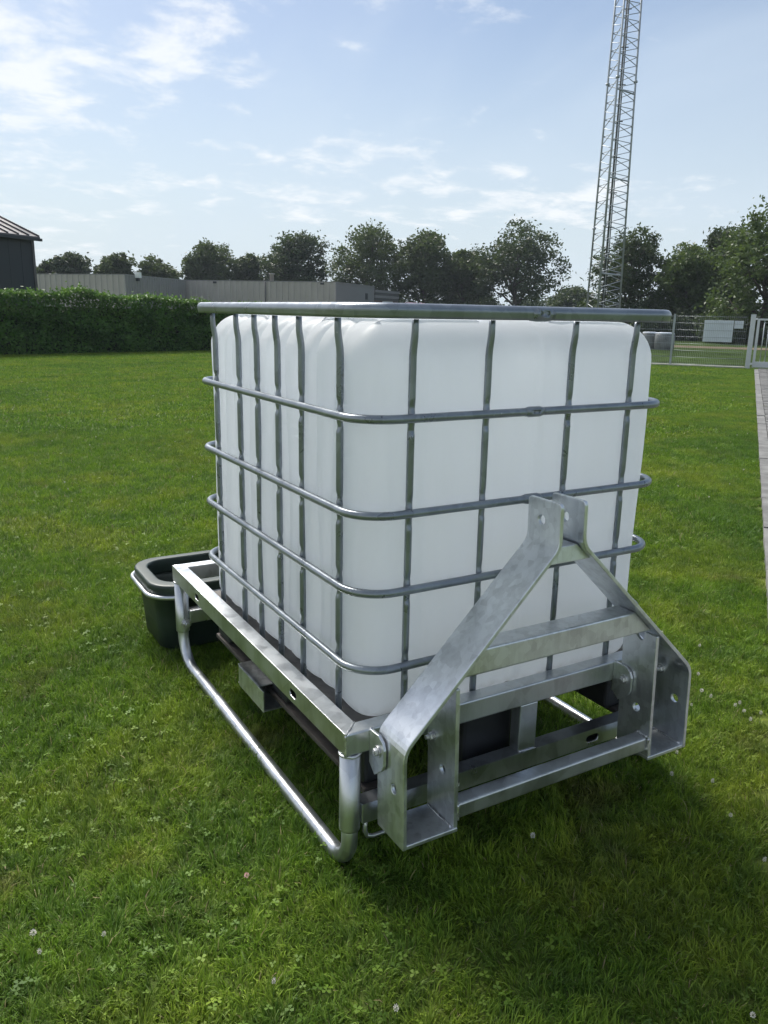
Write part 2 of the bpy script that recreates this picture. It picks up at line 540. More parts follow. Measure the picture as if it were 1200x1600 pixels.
# rough field beyond the fence, with a dry track (fence line at s = 20.75)
fld = MB().add([pt(20.95, -30, 0.004), pt(120, -90, 0.004), pt(120, 60, 0.004), pt(20.95, 14, 0.004)], [(0, 1, 2, 3)]).build('field', M['field'])
tag(fld, 'rough grass field beyond the mesh fence', 'field', kind='structure')
trk = MB().add([pt(37, -30, 0.008), pt(40.5, -30, 0.008), pt(39.0, 24, 0.008), pt(36.2, 24, 0.008)], [(0, 1, 2, 3)]).build('track', M['track'])
tag(trk, 'dry earth track crossing the field behind the fence', 'track', kind='structure')

# ------------------------------------------------------------------ paved path with edging stones
path = MB().add([pt(-3, -0.10, 0.006), pt(20.7, -0.10, 0.006), pt(20.7, -1.75, 0.006), pt(-3, -1.75, 0.006)], [(3, 2, 1, 0)]).build('path', M['kerb'])
tag(path, 'grey block paved path along the right edge of the lawn', 'path', kind='structure')
rng = random.Random(3)
PL, PW = 0.20, 0.10
pm = MB().box((-PW / 2 + .003, -PL / 2 + .003, 0), (PW / 2 - .003, PL / 2 - .003, 0.03)).mesh('paver')
pm.materials.append(M['paver'])
ang = math.atan2(E_.y, E_.x)
rest = MB()
npv = 0
for col in range(8):
    for i in range(int(23.6 / PW)):
        s = -2.95 + (i + .5) * PW
        c = pt(s, -0.105 - (col + .5) * PL, 0.007 + rng.uniform(-.003, .003))
        if col <= 1 and s > 5.2 and npv < 300:
            o = bpy.data.objects.new('paver', pm); COL.objects.link(o)
            o.location = c; o.rotation_euler = (rng.uniform(-.012, .012), rng.uniform(-.012, .012), ang + rng.uniform(-.01, .01)); o.parent = path
            npv += 1
        else:
            u = E_ * (PW - .006); v = N_ * (PL - .006)
            rest.obox(c - u / 2 - v / 2, u, v, (0, 0, .03))
r_ = rest.build('paver_field', M['paver'], path); r_['kind'] = 'stuff'
km = MB().box((-.4975, -.05, 0), (.4975, .05, .045)).mesh('kerb_stone')
km.materials.append(M['kerb'])
for i in range(23):
    o = bpy.data.objects.new('kerb_stone', km); COL.objects.link(o)
    o.location = pt(-2.5 + i, -.05, rng.uniform(-.006, .004)); o.rotation_euler = (rng.uniform(-.02, .02), rng.uniform(-.006, .006), ang + rng.uniform(-.006, .006)); o.parent = path

# ------------------------------------------------------------------ grass: one mass of blades
def make_tile(size, nb, rg, wid, lens, clover, straw):
    """vertices / faces / tint of a square of turf blades centred on the origin."""
    V, F, L, T = [], [], [], []
    nv = 0
    x = rg.uniform(-size / 2, size / 2, nb); y = rg.uniform(-size / 2, size / 2, nb)
    cl = np.sin(x * 37 + 3 * np.sin(y * 29)) * np.sin(y * 41 + 2 * np.sin(x * 33))        # clumping
    ln = rg.uniform(lens[0], lens[1], nb) * (1 + .42 * cl)
    az = 2.2 * np.sin(x * 19 + 1.7 * np.sin(y * 23)) + 2.2 * np.sin(y * 17 + x * 9) + rg.normal(0, .85, nb)
    lean = np.abs(rg.normal(0.75, 0.42, nb)).clip(0.05, 1.45)
    wd = rg.uniform(.7, 1.3, nb) * wid
    tw = rg.uniform(0, 2 * np.pi, nb)
    dx, dy = np.cos(az), np.sin(az)
    wx, wy = np.cos(tw), np.sin(tw)
    def at(frac, bend):
        a = lean * bend
        return np.stack([x + dx * np.sin(a) * ln * frac, y + dy * np.sin(a) * ln * frac, np.cos(a) * ln * frac], -1)
    b0, b1, b2 = at(0, .6), at(.55, .75), at(1.0, 1.05)
    W = np.stack([wx * wd / 2, wy * wd / 2, 0 * wd], -1)
    verts = np.stack([b0 - W, b0 + W, b1 - W * .85, b1 + W * .85, b2], 1).reshape(-1, 3)
    base = np.arange(nb) * 5
    quads = np.stack([base, base + 1, base + 3, base + 2], -1)
    tris = np.stack([base + 2, base + 3, base + 4], -1)
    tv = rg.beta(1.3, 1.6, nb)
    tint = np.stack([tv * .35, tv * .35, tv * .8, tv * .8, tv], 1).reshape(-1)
    is_straw = rg.uniform(0, 1, nb) < straw
    tint[np.repeat(is_straw, 5)] = 2.0
    V.append(verts); T.append(tint)
    F.append(quads.ravel()); L.append(np.full(nb, 4))
    F.append(tris.ravel()); L.append(np.full(nb, 3))
    nv = len(verts)
    # clover leaves: three rounded leaflets
    for i in range(clover):
        cx, cy, cz = rg.uniform(-size / 2, size / 2), rg.uniform(-size / 2, size / 2), rg.uniform(.010, .026)
        a0 = rg.uniform(0, 6.28); r = rg.uniform(.0038, .0066)
        tl = rg.normal(0, .25, 2); tt = .22 + rg.uniform(-.15, .2)
        for k in range(3):
            a = a0 + k * 2.094
            px = np.array([[0, 0], [.75, .55], [1.5, .75], [1.95, 0], [1.5, -.75], [.75, -.55]]) * r
            ca, sa = np.cos(a), np.sin(a)
            X = cx + px[:, 0] * ca - px[:, 1] * sa; Y = cy + px[:, 0] * sa + px[:, 1] * ca
            Z = cz + (X - cx) * tl[0] + (Y - cy) * tl[1] + np.abs(px[:, 1]) * .5
            V.append(np.stack([X, Y, Z], -1)); T.append(np.full(6, tt))
            F.append(np.arange(6) + nv); L.append(np.array([6])); nv += 6
    return np.concatenate(V), np.concatenate(F), np.concatenate(L), np.concatenate(T)


rg = np.random.default_rng(11)
NEAR, MID, FAR = 0.4, 0.8, 1.6
specs = [(NEAR, 6000, .0025, (.018, .045), 22, .014), (NEAR, 6000, .0026, (.016, .042), 50, .012), (NEAR, 6000, .0024, (.018, .048), 8, .026),
         (MID, 9500, .0042, (.018, .044), 20, .014), (MID, 9500, .0042, (.018, .046), 6, .018),
         (FAR, 8000, .011, (.024, .050), 0, .010),
         (.1, 380, .0026, (.018, .046), 3, .012), (.1, 380, .0026, (.016, .042), 1, .02)]
V, F, L, T, K, ROT = [], [], [], [], [], []
off = 0
for k, sp in enumerate(specs):
    v, f, l, t = make_tile(sp[0], sp[1], rg, sp[2], sp[3], sp[4], sp[5])
    V.append(v); F.append(f + off); L.append(l); T.append(t); K.append(np.full(len(v), k)); ROT.append(np.zeros((len(v), 3)))
    off += len(v)
def in_view(x, y, m):
    dx, dy = x - CAMX, y - CAMY
    d = math.hypot(dx, dy); b = math.degrees(math.atan2(dx, dy))
    mg = math.degrees(math.atan2(m, max(d, .3)))
    return d, (-1.5 - mg < b < 61.5 + mg)
def lawn_ok(x, y, m):
    q = Vector((x, y, 0)) - P0
    s, t = q.dot(E_), q.dot(N_)
    return t > m * .5 + .0 and s < 20.6 - m * .5
pts, pk, pr = [], [], []
# the three belts meet on multiples of the largest tile, so cells are chosen by the coarse cell's distance
def belts():
    n = 30
    for i in range(-n, n):
        for j in range(-n, n):
            X, Y = (i + .5) * FAR, (j + .5) * FAR
            D = math.hypot(X - CAMX, Y - CAMY)
            if D > 31: continue
            size, kinds = (NEAR, [0, 1, 2]) if D < 4.6 else ((MID, [3, 4]) if D < 10.5 else (FAR, [5]))
            m = int(round(FAR / size))
            for a in range(m):
                for b in range(m):
                    x, y = X - FAR / 2 + (a + .5) * size, Y - FAR / 2 + (b + .5) * size
                    d, ok = in_view(x, y, size * 1.2)
                    if not ok or d < .9: continue
                    yield x, y, size, kinds
edge_strip = []
for x, y, size, kinds in belts():
    if not lawn_ok(x, y, size):
        # along the path edge fall back to small tiles so the turf reaches the kerb
        m = int(round(size / .1))
        for a in range(m):
            for b in range(m):
                xx, yy = x - size / 2 + (a + .5) * .1, y - size / 2 + (b + .5) * .1
                q = Vector((xx, yy, 0)) - P0
                if q.dot(N_) > rg.choice([-.06, -.02, .02, .03]) and q.dot(E_) < 20.5 and in_view(xx, yy, .3)[1]:
                    pts.append((xx, yy, 0)); pk.append(100 + int(rg.choice([6, 7]))); pr.append((0, 0, math.pi / 2 * rg.integers(0, 4)))
                    edge_strip.append(len(pts) - 1)
        continue
    pts.append((x, y, 0)); pk.append(100 + int(rg.choice(kinds))); pr.append((0, 0, math.pi / 2 * rg.integers(0, 4)))
psc = np.ones(len(pts)); psc[edge_strip] = 1.0
V.append(np.array(pts)); T.append(np.zeros(len(pts))); K.append(np.array(pk)); ROT.append(np.array(pr))
scl = np.concatenate([np.ones(off), psc])
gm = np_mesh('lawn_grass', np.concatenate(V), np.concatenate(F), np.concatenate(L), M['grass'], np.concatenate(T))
a = gm.attributes.new('kind_id', 'INT', 'POINT'); a.data.foreach_set('value', np.concatenate(K).astype(np.int32))
a = gm.attributes.new('turn', 'FLOAT_VECTOR', 'POINT'); a.data.foreach_set('vector', np.concatenate(ROT).astype(np.float32).ravel())
a = gm.attributes.new('grow', 'FLOAT', 'POINT'); a.data.foreach_set('value', scl.astype(np.float32))
lawn = bpy.data.objects.new('lawn_grass', gm); COL.objects.link(lawn)
tag(lawn, 'short mown grass with clover covering the lawn', 'grass', kind='stuff')
ng = bpy.data.node_groups.new('turf', 'GeometryNodeTree')
ng.interface.new_socket('Geometry', in_out='INPUT', socket_type='NodeSocketGeometry')
ng.interface.new_socket('Geometry', in_out='OUTPUT', socket_type='NodeSocketGeometry')
gi, go = ng.nodes.new('NodeGroupInput'), ng.nodes.new('NodeGroupOutput')
join = ng.nodes.new('GeometryNodeJoinGeometry')
def named(nm, typ):
    nd = ng.nodes.new('GeometryNodeInputNamedAttribute'); nd.data_type = typ; nd.inputs['Name'].default_value = nm
    return nd.outputs['Attribute']
kid, trn, grw = named('kind_id', 'INT'), named('turn', 'FLOAT_VECTOR'), named('grow', 'FLOAT')
def pick(val):
    cmp_ = ng.nodes.new('FunctionNodeCompare'); cmp_.data_type = 'INT'; cmp_.operation = 'EQUAL'
    ins = [s for s in cmp_.inputs if s.type == 'INT']
    ng.links.new(kid, ins[0]); ins[1].default_value = val
    sg = ng.nodes.new('GeometryNodeSeparateGeometry'); sg.domain = 'POINT'
    ng.links.new(gi.outputs[0], sg.inputs[0]); ng.links.new(cmp_.outputs[0], sg.inputs['Selection'])
    return sg.outputs[0]
e2r = ng.nodes.new('FunctionNodeEulerToRotation'); ng.links.new(trn, e2r.inputs[0])
for k in range(len(specs)):
    iop = ng.nodes.new('GeometryNodeInstanceOnPoints')
    ng.links.new(pick(100 + k), iop.inputs['Points']); ng.links.new(pick(k), iop.inputs['Instance'])
    ng.links.new(e2r.outputs[0], iop.inputs['Rotation']); ng.links.new(grw, iop.inputs['Scale'])
    ng.links.new(iop.outputs[0], join.inputs[0])
ng.links.new(join.outputs[0], go.inputs[0])
md = lawn.modifiers.new('turf', 'NODES'); md.node_group = ng

# ------------------------------------------------------------------ transport frame (galvanised), with skids and hitch
FX0, FX1, FY0, FY1, FW, FZ0, FZ1 = -0.057, 1.075, -0.045, 1.445, 0.049, 0.350, 0.410
frame = empty('transport_frame', (0.509, 0.70, 0.0), 'galvanised steel carrier frame with pipe skids and triangular tractor hitch on the grass', 'carrier frame')
def mitred(corners):
    return MB().prism([(x, y, FZ0) for x, y in corners], (0, 0, FZ1 - FZ0))
o0, o1, o2, o3 = (FX0, FY0), (FX1, FY0), (FX1, FY1), (FX0, FY1)
i0, i1, i2, i3 = (FX0 + FW, FY0 + FW), (FX1 - FW, FY0 + FW), (FX1 - FW, FY1 - FW), (FX0 + FW, FY1 - FW)
gap = .0012
def sh(c, dx, dy): return (c[0] + dx, c[1] + dy)
left = mitred([sh(o3, 0, -gap), sh(o0, 0, gap), sh(i0, 0, gap), sh(i3, 0, -gap)]).build('side_rail', M['galv'], frame, .004)
right = mitred([sh(o1, 0, gap), sh(o2, 0, -gap), sh(i2, 0, -gap), sh(i1, 0, gap)]).build('side_rail', M['galv'], frame, .004)
front = mitred([o0, o1, i1, i0]).build('front_rail', M['galv'], frame, .004)
rear = mitred([o2, o3, i3, i2]).build('rear_rail', M['galv'], frame, .004)
zc = (FZ0 + FZ1) / 2 - .002
cut(left, [MB().box((FX0 + .005, y - .12, FZ0 + .005), (FX0 + FW - .005, y + .12, FZ1 - .005)) for y in (.27, 1.13)] + [slot((FX0, y, zc), (1, 0, 0), (0, 1, 0), .022, .0105, .02) for y in (.27, 1.13)])
cut(right, [slot((FX1, y, zc), (-1, 0, 0), (0, 1, 0), .024, .011, .042) for y in (.27, 1.13)])
# corner weld beads
def bead(p, q, r=.004, n=9, seed=0):
    rr = random.Random(seed)
    P, Q = Vector(p), Vector(q)
    return MB().tube([P.lerp(Q, i / n) + Vector([rr.uniform(-.0012, .0012) for _ in range(3)]) for i in range(n + 1)], [r * rr.uniform(.8, 1.25) for _ in range(n + 1)], 7)
bead((*o0, FZ1), (*i0, FZ1), .0028, 10, 1).build('weld_bead', M['bolt'], frame)
bead((*o0, FZ1), (*o0, FZ0), .003, 8, 2).build('weld_bead', M['bolt'], frame)
SX = (-0.031, 1.049)
for sx in SX:
    for sy, zb in ((-0.019, .132), (1.420, .138)):
        post = MB().lathe((sx, sy, 0), [(.0262, zb), (.0266, zb + .004), (.0266, FZ0 - .001)], 24).build('corner_sleeve', M['galv'], frame)
        ring = MB()
        n = 20
        ring.tube([(sx + .027 * math.cos(2 * math.pi * k / n), sy + .027 * math.sin(2 * math.pi * k / n), FZ0 - .004 + random.uniform(-.002, .002)) for k in range(n)], .0038, 6, True)
        ring.build('weld_bead', M['bolt'], post)
    # skid pipe: down, along the ground, up again
    P = [(sx, -.019, .20)]
    rb, zs = .085, .0145
    for k in range(9):
        a = R(90 * k / 8); P.append((sx, -.019 + rb - rb * math.cos(a), zs + rb - rb * math.sin(a)))
    for k in range(1, 10):
        P.append((sx, .066 + (1.30 - .066) * k / 10, zs))
    rb2 = .12
    for k in range(9):
        a = R(90 * k / 8); P.append((sx, 1.420 - rb2 + rb2 * math.sin(a), zs + rb2 - rb2 * math.cos(a)))
    P.append((sx, 1.420, .20))
    MB().tube(P, .0212, 18).build('skid_pipe', M['galv'], frame)


def hexbolt(parent, c, d, r=.0105, head=.009, washer=True, name='bolt'):
    """hexagon head (or nut) on a washer; d = outward unit direction along x or y."""
    c, d = Vector(c), Vector(d)
    a = Vector((0, 0, 1)); b = d.cross(a)
    mb = MB()
    if washer:
        mb.prism([c + a * (r * 1.45 * math.cos(t * math.pi / 9)) + b * (r * 1.45 * math.sin(t * math.pi / 9)) for t in range(18)], d * .0025)
    mb.prism([c + d * .0025 + a * (r * math.cos(t * math.pi / 3 + .3)) + b * (r * math.sin(t * math.pi / 3 + .3)) for t in range(6)], d * head)
    mb.prism([c + d * (.0025 + head) + a * (r * .55 * math.cos(t * math.pi / 6)) + b * (r * .55 * math.sin(t * math.pi / 6)) for t in range(12)], d * (.010 if name == 'nut' else .0015))
    return mb.build(name, M['bolt'], parent, .0008)

hexbolt(frame, (SX[0] + .006, 1.3935, .175), (0, -1, 0), .0145, .012, True, 'nut')
hexbolt(frame, (SX[1] + .004, 1.3935, .175), (0, -1, 0), .011, .01, True, 'nut')
# lower cross rails front and rear, with slots, and the short centre post
lf = MB().box((SX[0] + .022, -.045, .150), (SX[1] - .022, .002, .205)).build('lower_front_rail', M['galv'], frame, .004)
cut(lf, [MB().box((x - .12, -.040, .155), (x + .12, -.003, .200)) for x in (.265, .775)] + [slot((x, -.045, .176), (0, 1, 0), (1, 0, 0), .024, .0105, .02) for x in (.265, .775)])
MB().box((SX[0] + .022, 1.395, .170), (SX[1] - .022, 1.442, .225)).build('lower_rear_rail', M['galv'], frame, .004)
MB().box((.491, -.041, .2055), (.553, -.001, .3495)).build('centre_post', M['galv'], frame, .003)
bead((.491, -.042, .2065), (.553, -.042, .2065), .0028, 8, 5).build('weld_bead', M['bolt'], frame)
for y in (.40, .97):
    MB().box((.06, y, .145), (.97, y + .05, .1846)).build('bearer', M['galv'], frame, .003)
# small rod hook under the front rail
MB().tube([(.008, -.03, .16), (.008, -.03, .115), (.014, -.031, .1), (.03, -.034, .097), (.07, -.04, .102), (.08, -.042, .112)], .006, 8).build('rod_hook', M['galv'], frame)
# folded steel fork guide hanging at the left side, its front end open
fg = MB()
fg.box((-.016, .595, .157), (-.012, .815, .228))
fg.box((-.0118, .640, .2245), (.075, .835, .2284))
fg.box((-.0118, .597, .1568), (.075, .835, .1606))
fg.prism([(-.016, .8152, .157), (-.016, .8152, .228), (-.008, .838, .2245), (-.008, .838, .164)], (.004, 0, 0))
fg.build('fork_guide', M['plate'], frame, .0008)

# three-point hitch -------------------------------------------------------
HX0, HX1 = 0.018, 1.004          # outer faces of the two bent bars
TH = .011
YF, YB = -0.196, -0.074
ZB, ZBEND, ZAP, ZTOP = .160, .415, .842, .952
AX0 = .466            # outer faces at the apex
def lean(o):
    off = frame.location
    for v in o.data.vertices:
        z = v.co.z + off.z
        v.co.y += .036 * max(0, z - .16)
    return o
def offset_poly(pl, th):
    """thicken an x-z polyline to its right by th, with mitred corners."""
    out = []
    n = len(pl)
    for i in range(n):
        d0 = (Vector(pl[i]) - Vector(pl[i - 1])).normalized() if i > 0 else None
        d1 = (Vector(pl[i + 1]) - Vector(pl[i])).normalized() if i < n - 1 else None
        d0 = d0 or d1; d1 = d1 or d0
        n0, n1 = Vector((d0.y, -d0.x)), Vector((d1.y, -d1.x))
        m = (n0 + n1).normalized()
        k = th / max(.3, m.dot(n0))
        out.append(Vector(pl[i]) + m * k)
    return list(pl) + [tuple(p) for p in out[::-1]]
def smooth_corner(a, b, c, r, n=5):
    a, b, c = Vector(a), Vector(b), Vector(c)
    u, v = (a - b).normalized(), (c - b).normalized()
    p, q = b + u * r, b + v * r
    return [tuple(p * (1 - t) ** 2 + b * 2 * t * (1 - t) + q * t ** 2) for t in [k / n for k in range(n + 1)]]
def bar(mirror):
    pl = [(HX0, ZB)] + smooth_corner((HX0, ZB), (HX0, ZBEND), (AX0, ZAP), .03) + smooth_corner((HX0, ZBEND), (AX0, ZAP), (AX0, ZTOP), .022) + [(AX0, ZTOP)]
    poly = offset_poly(pl, TH)
    if mirror:
        poly = [(HX0 + HX1 - x, z) for x, z in poly]
    mb = MB().prism([(x, YF, z) for x, z in poly], (0, YB - YF, 0))
    o = mb.build('hitch_arm', M['plate'], frame)
    bm = bmesh.new(); bm.from_mesh(o.data)
    es = [e for e in bm.edges if all(abs(v.co.z - ZTOP) < 1e-4 for v in e.verts) and abs(e.verts[0].co.y - e.verts[1].co.y) < 1e-5]
    bmesh.ops.bevel(bm, geom=es, offset=.011, segments=5, affect='EDGES', profile=.5)
    bm.to_mesh(o.data); bm.free()
    lean(o)
    b = o.modifiers.new('bevel', 'BEVEL'); b.width = .0018; b.segments = 2; b.limit_method = 'ANGLE'; b.angle_limit = R(35)
    xo = HX0 if not mirror else HX1
    xa = AX0 if not mirror else HX0 + HX1 - AX0
    cut(o, [MB().lathe((xa, -.128 + .028, .899), [(.0128, -.05), (.0128, .05)], 20, 'X'),
            MB().lathe((xo, -.152 + .005, .300), [(.0125, -.03), (.0125, .03)], 20, 'X')])
    return o
barL, barR = bar(False), bar(True)
IX0, IX1 = .166, HX0 + HX1 - .166
for mir in (False, True):
    f = (lambda x: HX0 + HX1 - x) if mir else (lambda x: x)
    xa, xb = sorted((f(HX0 + TH + .0004), f(IX0 + TH)))
    base = MB().box((xa, YF + .001, ZB - .0005), (xb, YB - .001, ZB + .0105)).build('base_plate', M['plate'], frame, .002)
    # inner upright with a burnt-out notch below the cross bar
    yz = [(YF + .002, ZB + .0108), (YF + .002, .536), (-.152, .536), (-.150, .515)]
    yz += [(-.143, .508), (-.134, .508), (-.126, .514), (-.120, .522), (-.108, .528), (-.094, .530), (-.074, .530), (-.074, ZB + .0108)]
    x0 = f(IX0)
    ip = MB().prism([(x0, y, z) for y, z in yz], ((TH if not mir else -TH), 0, 0)).build('inner_plate', M['plate'], frame, .0015)
    lean(ip)
    cut(ip, [MB().lathe((x0, -.135, .302), [(.0125, -.03), (.0125, .03)], 20, 'X')])
    s = -1 if mir else 1
    bead((f(HX0 + TH + .003), YF + .01, ZB + .012), (f(HX0 + TH + .003), YB - .006, ZB + .012), .003, 10, 7).build('weld_bead', M['bolt'], base)
    bead((f(IX0 - .003), YF + .01, ZB + .012), (f(IX0 - .003), YB - .006, ZB + .012), .003, 10, 8).build('weld_bead', M['bolt'], base)
    # lugs welded to the front rail, one each side of the box
    for x in (f(HX0 - .0105), f(IX0 + TH + .0022)):
        xx = x if not mir else x - .008
        lug = [(-.0455, .412), (-.088, .414), (-.108, .402), (-.116, .385), (-.116, .345), (-.108, .330), (-.072, .300), (-.0455, .322)]
        lg = MB().prism([(xx, y, z) for y, z in lug], (.008, 0, 0)).build('lug_plate', M['plate'], frame, .0012)
        bead((xx + .004, -.049, .416), (xx + .004, -.049, .33), .0032, 8, 11).build('weld_bead', M['bolt'], lg)
    yb, zb = -.088 , .372
    hexbolt(frame, (f(HX0 - .0107), yb, zb), (-s, 0, 0))
    hexbolt(frame, (f(HX0 + TH + .0002), yb, zb), (s, 0, 0), .0105, .009, True, 'nut')
    hexbolt(frame, (f(IX0 - .0002), yb, zb), (-s, 0, 0), .0105, .009, True, 'nut')
    hexbolt(frame, (f(IX0 + TH + .0104), yb, zb), (s, 0, 0))
# cross bar between the arms (mitred to their slope), apex gusset, bottom tube
def arm_inner_x(z):
    return HX0 + (z - ZBEND) / (ZAP - ZBEND) * (AX0 - HX0) + TH * 1.45
zb_, zt_ = .548, .612
xl0, xl1 = arm_inner_x(zb_), arm_inner_x(zt_)
cb = MB().prism([(xl0, -.172, zb_), (HX0 + HX1 - xl0, -.172, zb_), (HX0 + HX1 - xl1, -.172, zt_), (xl1, -.172, zt_)], (0, .068, 0)).build('cross_bar', M['plate'], frame, .004)
lean(cb)
zg0, zg1 = .796, .838
xg0, xg1 = arm_inner_x(zg0), arm_inner_x(zg1)
gs = MB().prism([(xg0, -.180, zg0), (HX0 + HX1 - xg0, -.180, zg0), (HX0 + HX1 - xg1, -.176, zg1), (xg1, -.176, zg1)], (0, .094, 0)).build('apex_gusset', M['plate'], frame, .002)
lean(gs)
MB().box((IX0 + TH + .0004, -.187, .188), (IX1 - TH - .0004, -.143, .229)).build('lower_tube', M['galv'], frame, .0045)
for x, sd in ((IX0 + TH + .002, 21), (IX1 - TH - .002, 22)):
    bead((x, -.190, .23), (x, -.190, .188), .0036, 8, sd).build('weld_bead', M['bolt'], frame)
    bead((x, -.187, .231), (x, -.145, .231), .0034, 8, sd + 5).build('weld_bead', M['bolt'], frame)

# trough hoop: pipe ring behind the frame
TX0, TX1, TY0, TY1 = -.130, 1.13, 1.462, 1.905
hp = MB().tube(rrect(TX0 - .004, TY0 + .004, TX1 + .004, TY1 + .004, .115, .262, 8), .0095, 10, True).build('trough_hoop', M['galv'], frame)
for x in (.06, .96):
    MB().box((x - .02, 1.4455, .225), (x + .02, 1.457, .29)).build('hoop_bracket', M['galv'], frame, .002)

# ------------------------------------------------------------------ water trough in its hoop
tr_root = empty('water_trough', (.48, 1.68, .03), 'black plastic drinking trough hanging in the pipe hoop behind the carrier frame', 'trough')
def loft(loops, closed_top=False, closed_bottom=False):
    mb = MB(); n = len(loops[0])
    vs = [p for lp in loops for p in lp]
    fs = []
    for i in range(len(loops) - 1):
        for k in range(n):
            k2 = (k + 1) % n
            fs.append((i * n + k, i * n + k2, (i + 1) * n + k2, (i + 1) * n + k))
    mb.add(vs, fs, True)
    b = len(loops) - 1
    if closed_top: mb.f.append(tuple(b * n + k for k in range(n))); mb.s.append(False)
    if closed_bottom: mb.f.append(tuple(k for k in range(n))[::-1]); mb.s.append(False)
    return mb
def tl(ins, z, r=.10):
    return rrect(TX0 + ins, TY0 + ins, TX1 - ins, TY1 - ins, max(.03, r - ins * .5), z, 8)
prof = [(.052, .018), (.042, .024), (.034, .14), (.022, .243), (.018, .246)]
body = loft([tl(i, z) for i, z in prof] + [tl(.030, .246)] + [tl(.040, .22), tl(.055, .10), tl(.075, .045)], True, True)
body.build('tub', M['trough'], tr_root)
rimp = [(.012, .2475), (.004, .252), (.000, .258), (.000, .296), (.0005, .304), (.003, .3085), (.007, .310), (.012, .3105), (.042, .3115), (.046, .311), (.049, .308), (.050, .302), (.050, .285), (.040, .2475)]
loft([tl(i + .004, z, .12) for i, z in rimp]).build('rim', M['trough'], tr_root)
for (x, y) in ((TX0 + .11, TY0 + .09), (TX1 - .11, TY0 + .09), (TX0 + .11, TY1 - .09), (TX1 - .11, TY1 - .09)):
    MB().box((x - .035, y - .035, .0), (x + .035, y + .035, .0178)).build('foot', M['trough'], tr_root, .004)

# ------------------------------------------------------------------ bulk container: tank, cage, pallet
ibc = empty('bulk_container', (.509, .60, .13), 'white plastic water tank in a grey tube cage standing in the carrier frame', 'tank container')
LX, LY = 1.018, 1.20
def tank_loop(z, inset, n_side=80, nc=10):
    """closed loop round the bladder at height z, with pleats pressed into the long sides."""
    x0, y0, x1, y1, r = .026, .026, .992, 1.174, .072
    loop = []
    def seg(a, b, n, nrm, side):
        for k in range(n):
            t = k / n
            loop.append((a[0] + (b[0] - a[0]) * t, a[1] + (b[1] - a[1]) * t, nrm[0], nrm[1], side, t))
    def arc(cx, cy, a0):
        for k in range(nc):
            a = R(a0 + 90 * k / nc)
            loop.append((cx + r * math.cos(a), cy + r * math.sin(a), math.cos(a), math.sin(a), 'c', 0))
    seg((x1, y0 + r), (x1, y1 - r), n_side, (1, 0), 'R'); arc(x1 - r, y1 - r, 0)
    seg((x1 - r, y1), (x0 + r, y1), n_side, (0, 1), 'B'); arc(x0 + r, y1 - r, 90)
    seg((x0, y1 - r), (x0, y0 + r), 3 * n_side, (-1, 0), 'L'); arc(x0 + r, y0 + r, 180)
    seg((x0 + r, y0), (x1 - r, y0), n_side, (0, -1), 'F'); arc(x1 - r, y0 + r, 270)
    out = []
    h = (z - .37) / (1.376 - .37)
    for (x, y, nx, ny, side, t) in loop:
        d = 0.0
        env = min(1, t / .05, (1 - t) / .05) if side != 'c' else 0
        if side in 'LR':
            for yc, wdt, amp in ((.22, .020, .010), (.300, .016, .013), (.43, .022, .012), (.505, .014, .010), (.60, .020, .013), (.72, .018, .012), (.80, .02, .012), (.93, .022, .013), (1.02, .018, .009)):
                yy = yc + .012 * math.sin(5 * h + 30 * yc) * (1 if side == 'L' else -1)
                d -= 1.5 * amp * math.exp(-((y - yy) / wdt) ** 2) * (.45 + .55 * h + .15 * math.sin(9 * h + 20 * yc))
            d += .004 * math.sin(y * 21 + 2 * h)
            d *= env
        elif side in 'FB':
            d = (.006 * math.sin(math.pi * t) - .0075 * math.exp(-((x - .56 + .05 * (1 - h)) / .014) ** 2) - .006 * math.exp(-((x - .66) / .02) ** 2) * h - .006 * math.exp(-((x - .86 - .02 * h) / .018) ** 2) * h - .006 * math.exp(-((x - .2) / .02) ** 2)) * min(1, t / .08, (1 - t) / .08)
        # dents and slack of blown plastic
        d += .0022 * math.sin(7 * x + 5 * y + 6 * z) + .0016 * math.sin(13 * y - 9 * z + 4 * x)
        k = (inset - d)
        px, py = x - nx * k, y - ny * k
        out.append((px, py, z))
    return out
loops = []
zb0, zt0, rv = .372, 1.383, .105
for k in range(7):
    a = R(90 * k / 6); loops.append(tank_loop(zb0 + .05 * (1 - math.cos(a)), .05 * (1 - math.sin(a))))
for k in range(1, 36):
    loops.append(tank_loop(zb0 + .05 + (zt0 - rv - zb0 - .05) * k / 36, 0))
for k in range(10):
    a = R(90 * k / 9); loops.append(tank_loop(zt0 - rv + rv * math.sin(a), rv * (1 - math.cos(a))))
for ins_, z_ in ((.20, 1.3835), (.36, 1.383), (.41, 1.358)):
    loops.append(tank_loop(z_, ins_))
tank = loft(loops, True, True).build('tank', M['tank'], ibc)
lid = MB().lathe((.509, .60, 0), [(.06, 1.354), (.066, 1.358), (.066, 1.370), (.06, 1.374)], 32).build('lid', M['lid'], tank)

RA = [1.158, .928, .733, .531]
TR = .0108
def hoop_path(z, grow=0.0, rad=.10, n=10):
    return rrect(-grow, -grow, LX + grow, LY + grow, rad + grow, z, n)
for i, z in enumerate(RA):
    hp = MB().tube(hoop_path(z), TR, 12, True).build('cage_hoop', M['cage'], ibc)
    xc = (.505, .515, .52, .52)[i]
    cp = MB().tube([(xc - .03, 0, z), (xc - .022, 0, z), (xc - .018, 0, z), (xc + .018, 0, z), (xc + .022, 0, z), (xc + .03, 0, z)], [.0111, .0122, .0138, .0138, .0122, .0111], 12).build('coupling', M['cage'], hp)
    cut(cp, [MB().lathe((xc + dx, -.0135, z + .001), [(.0036, -.006), (.0045, .006)], 8, 'Y') for dx in (-.008, .008)])
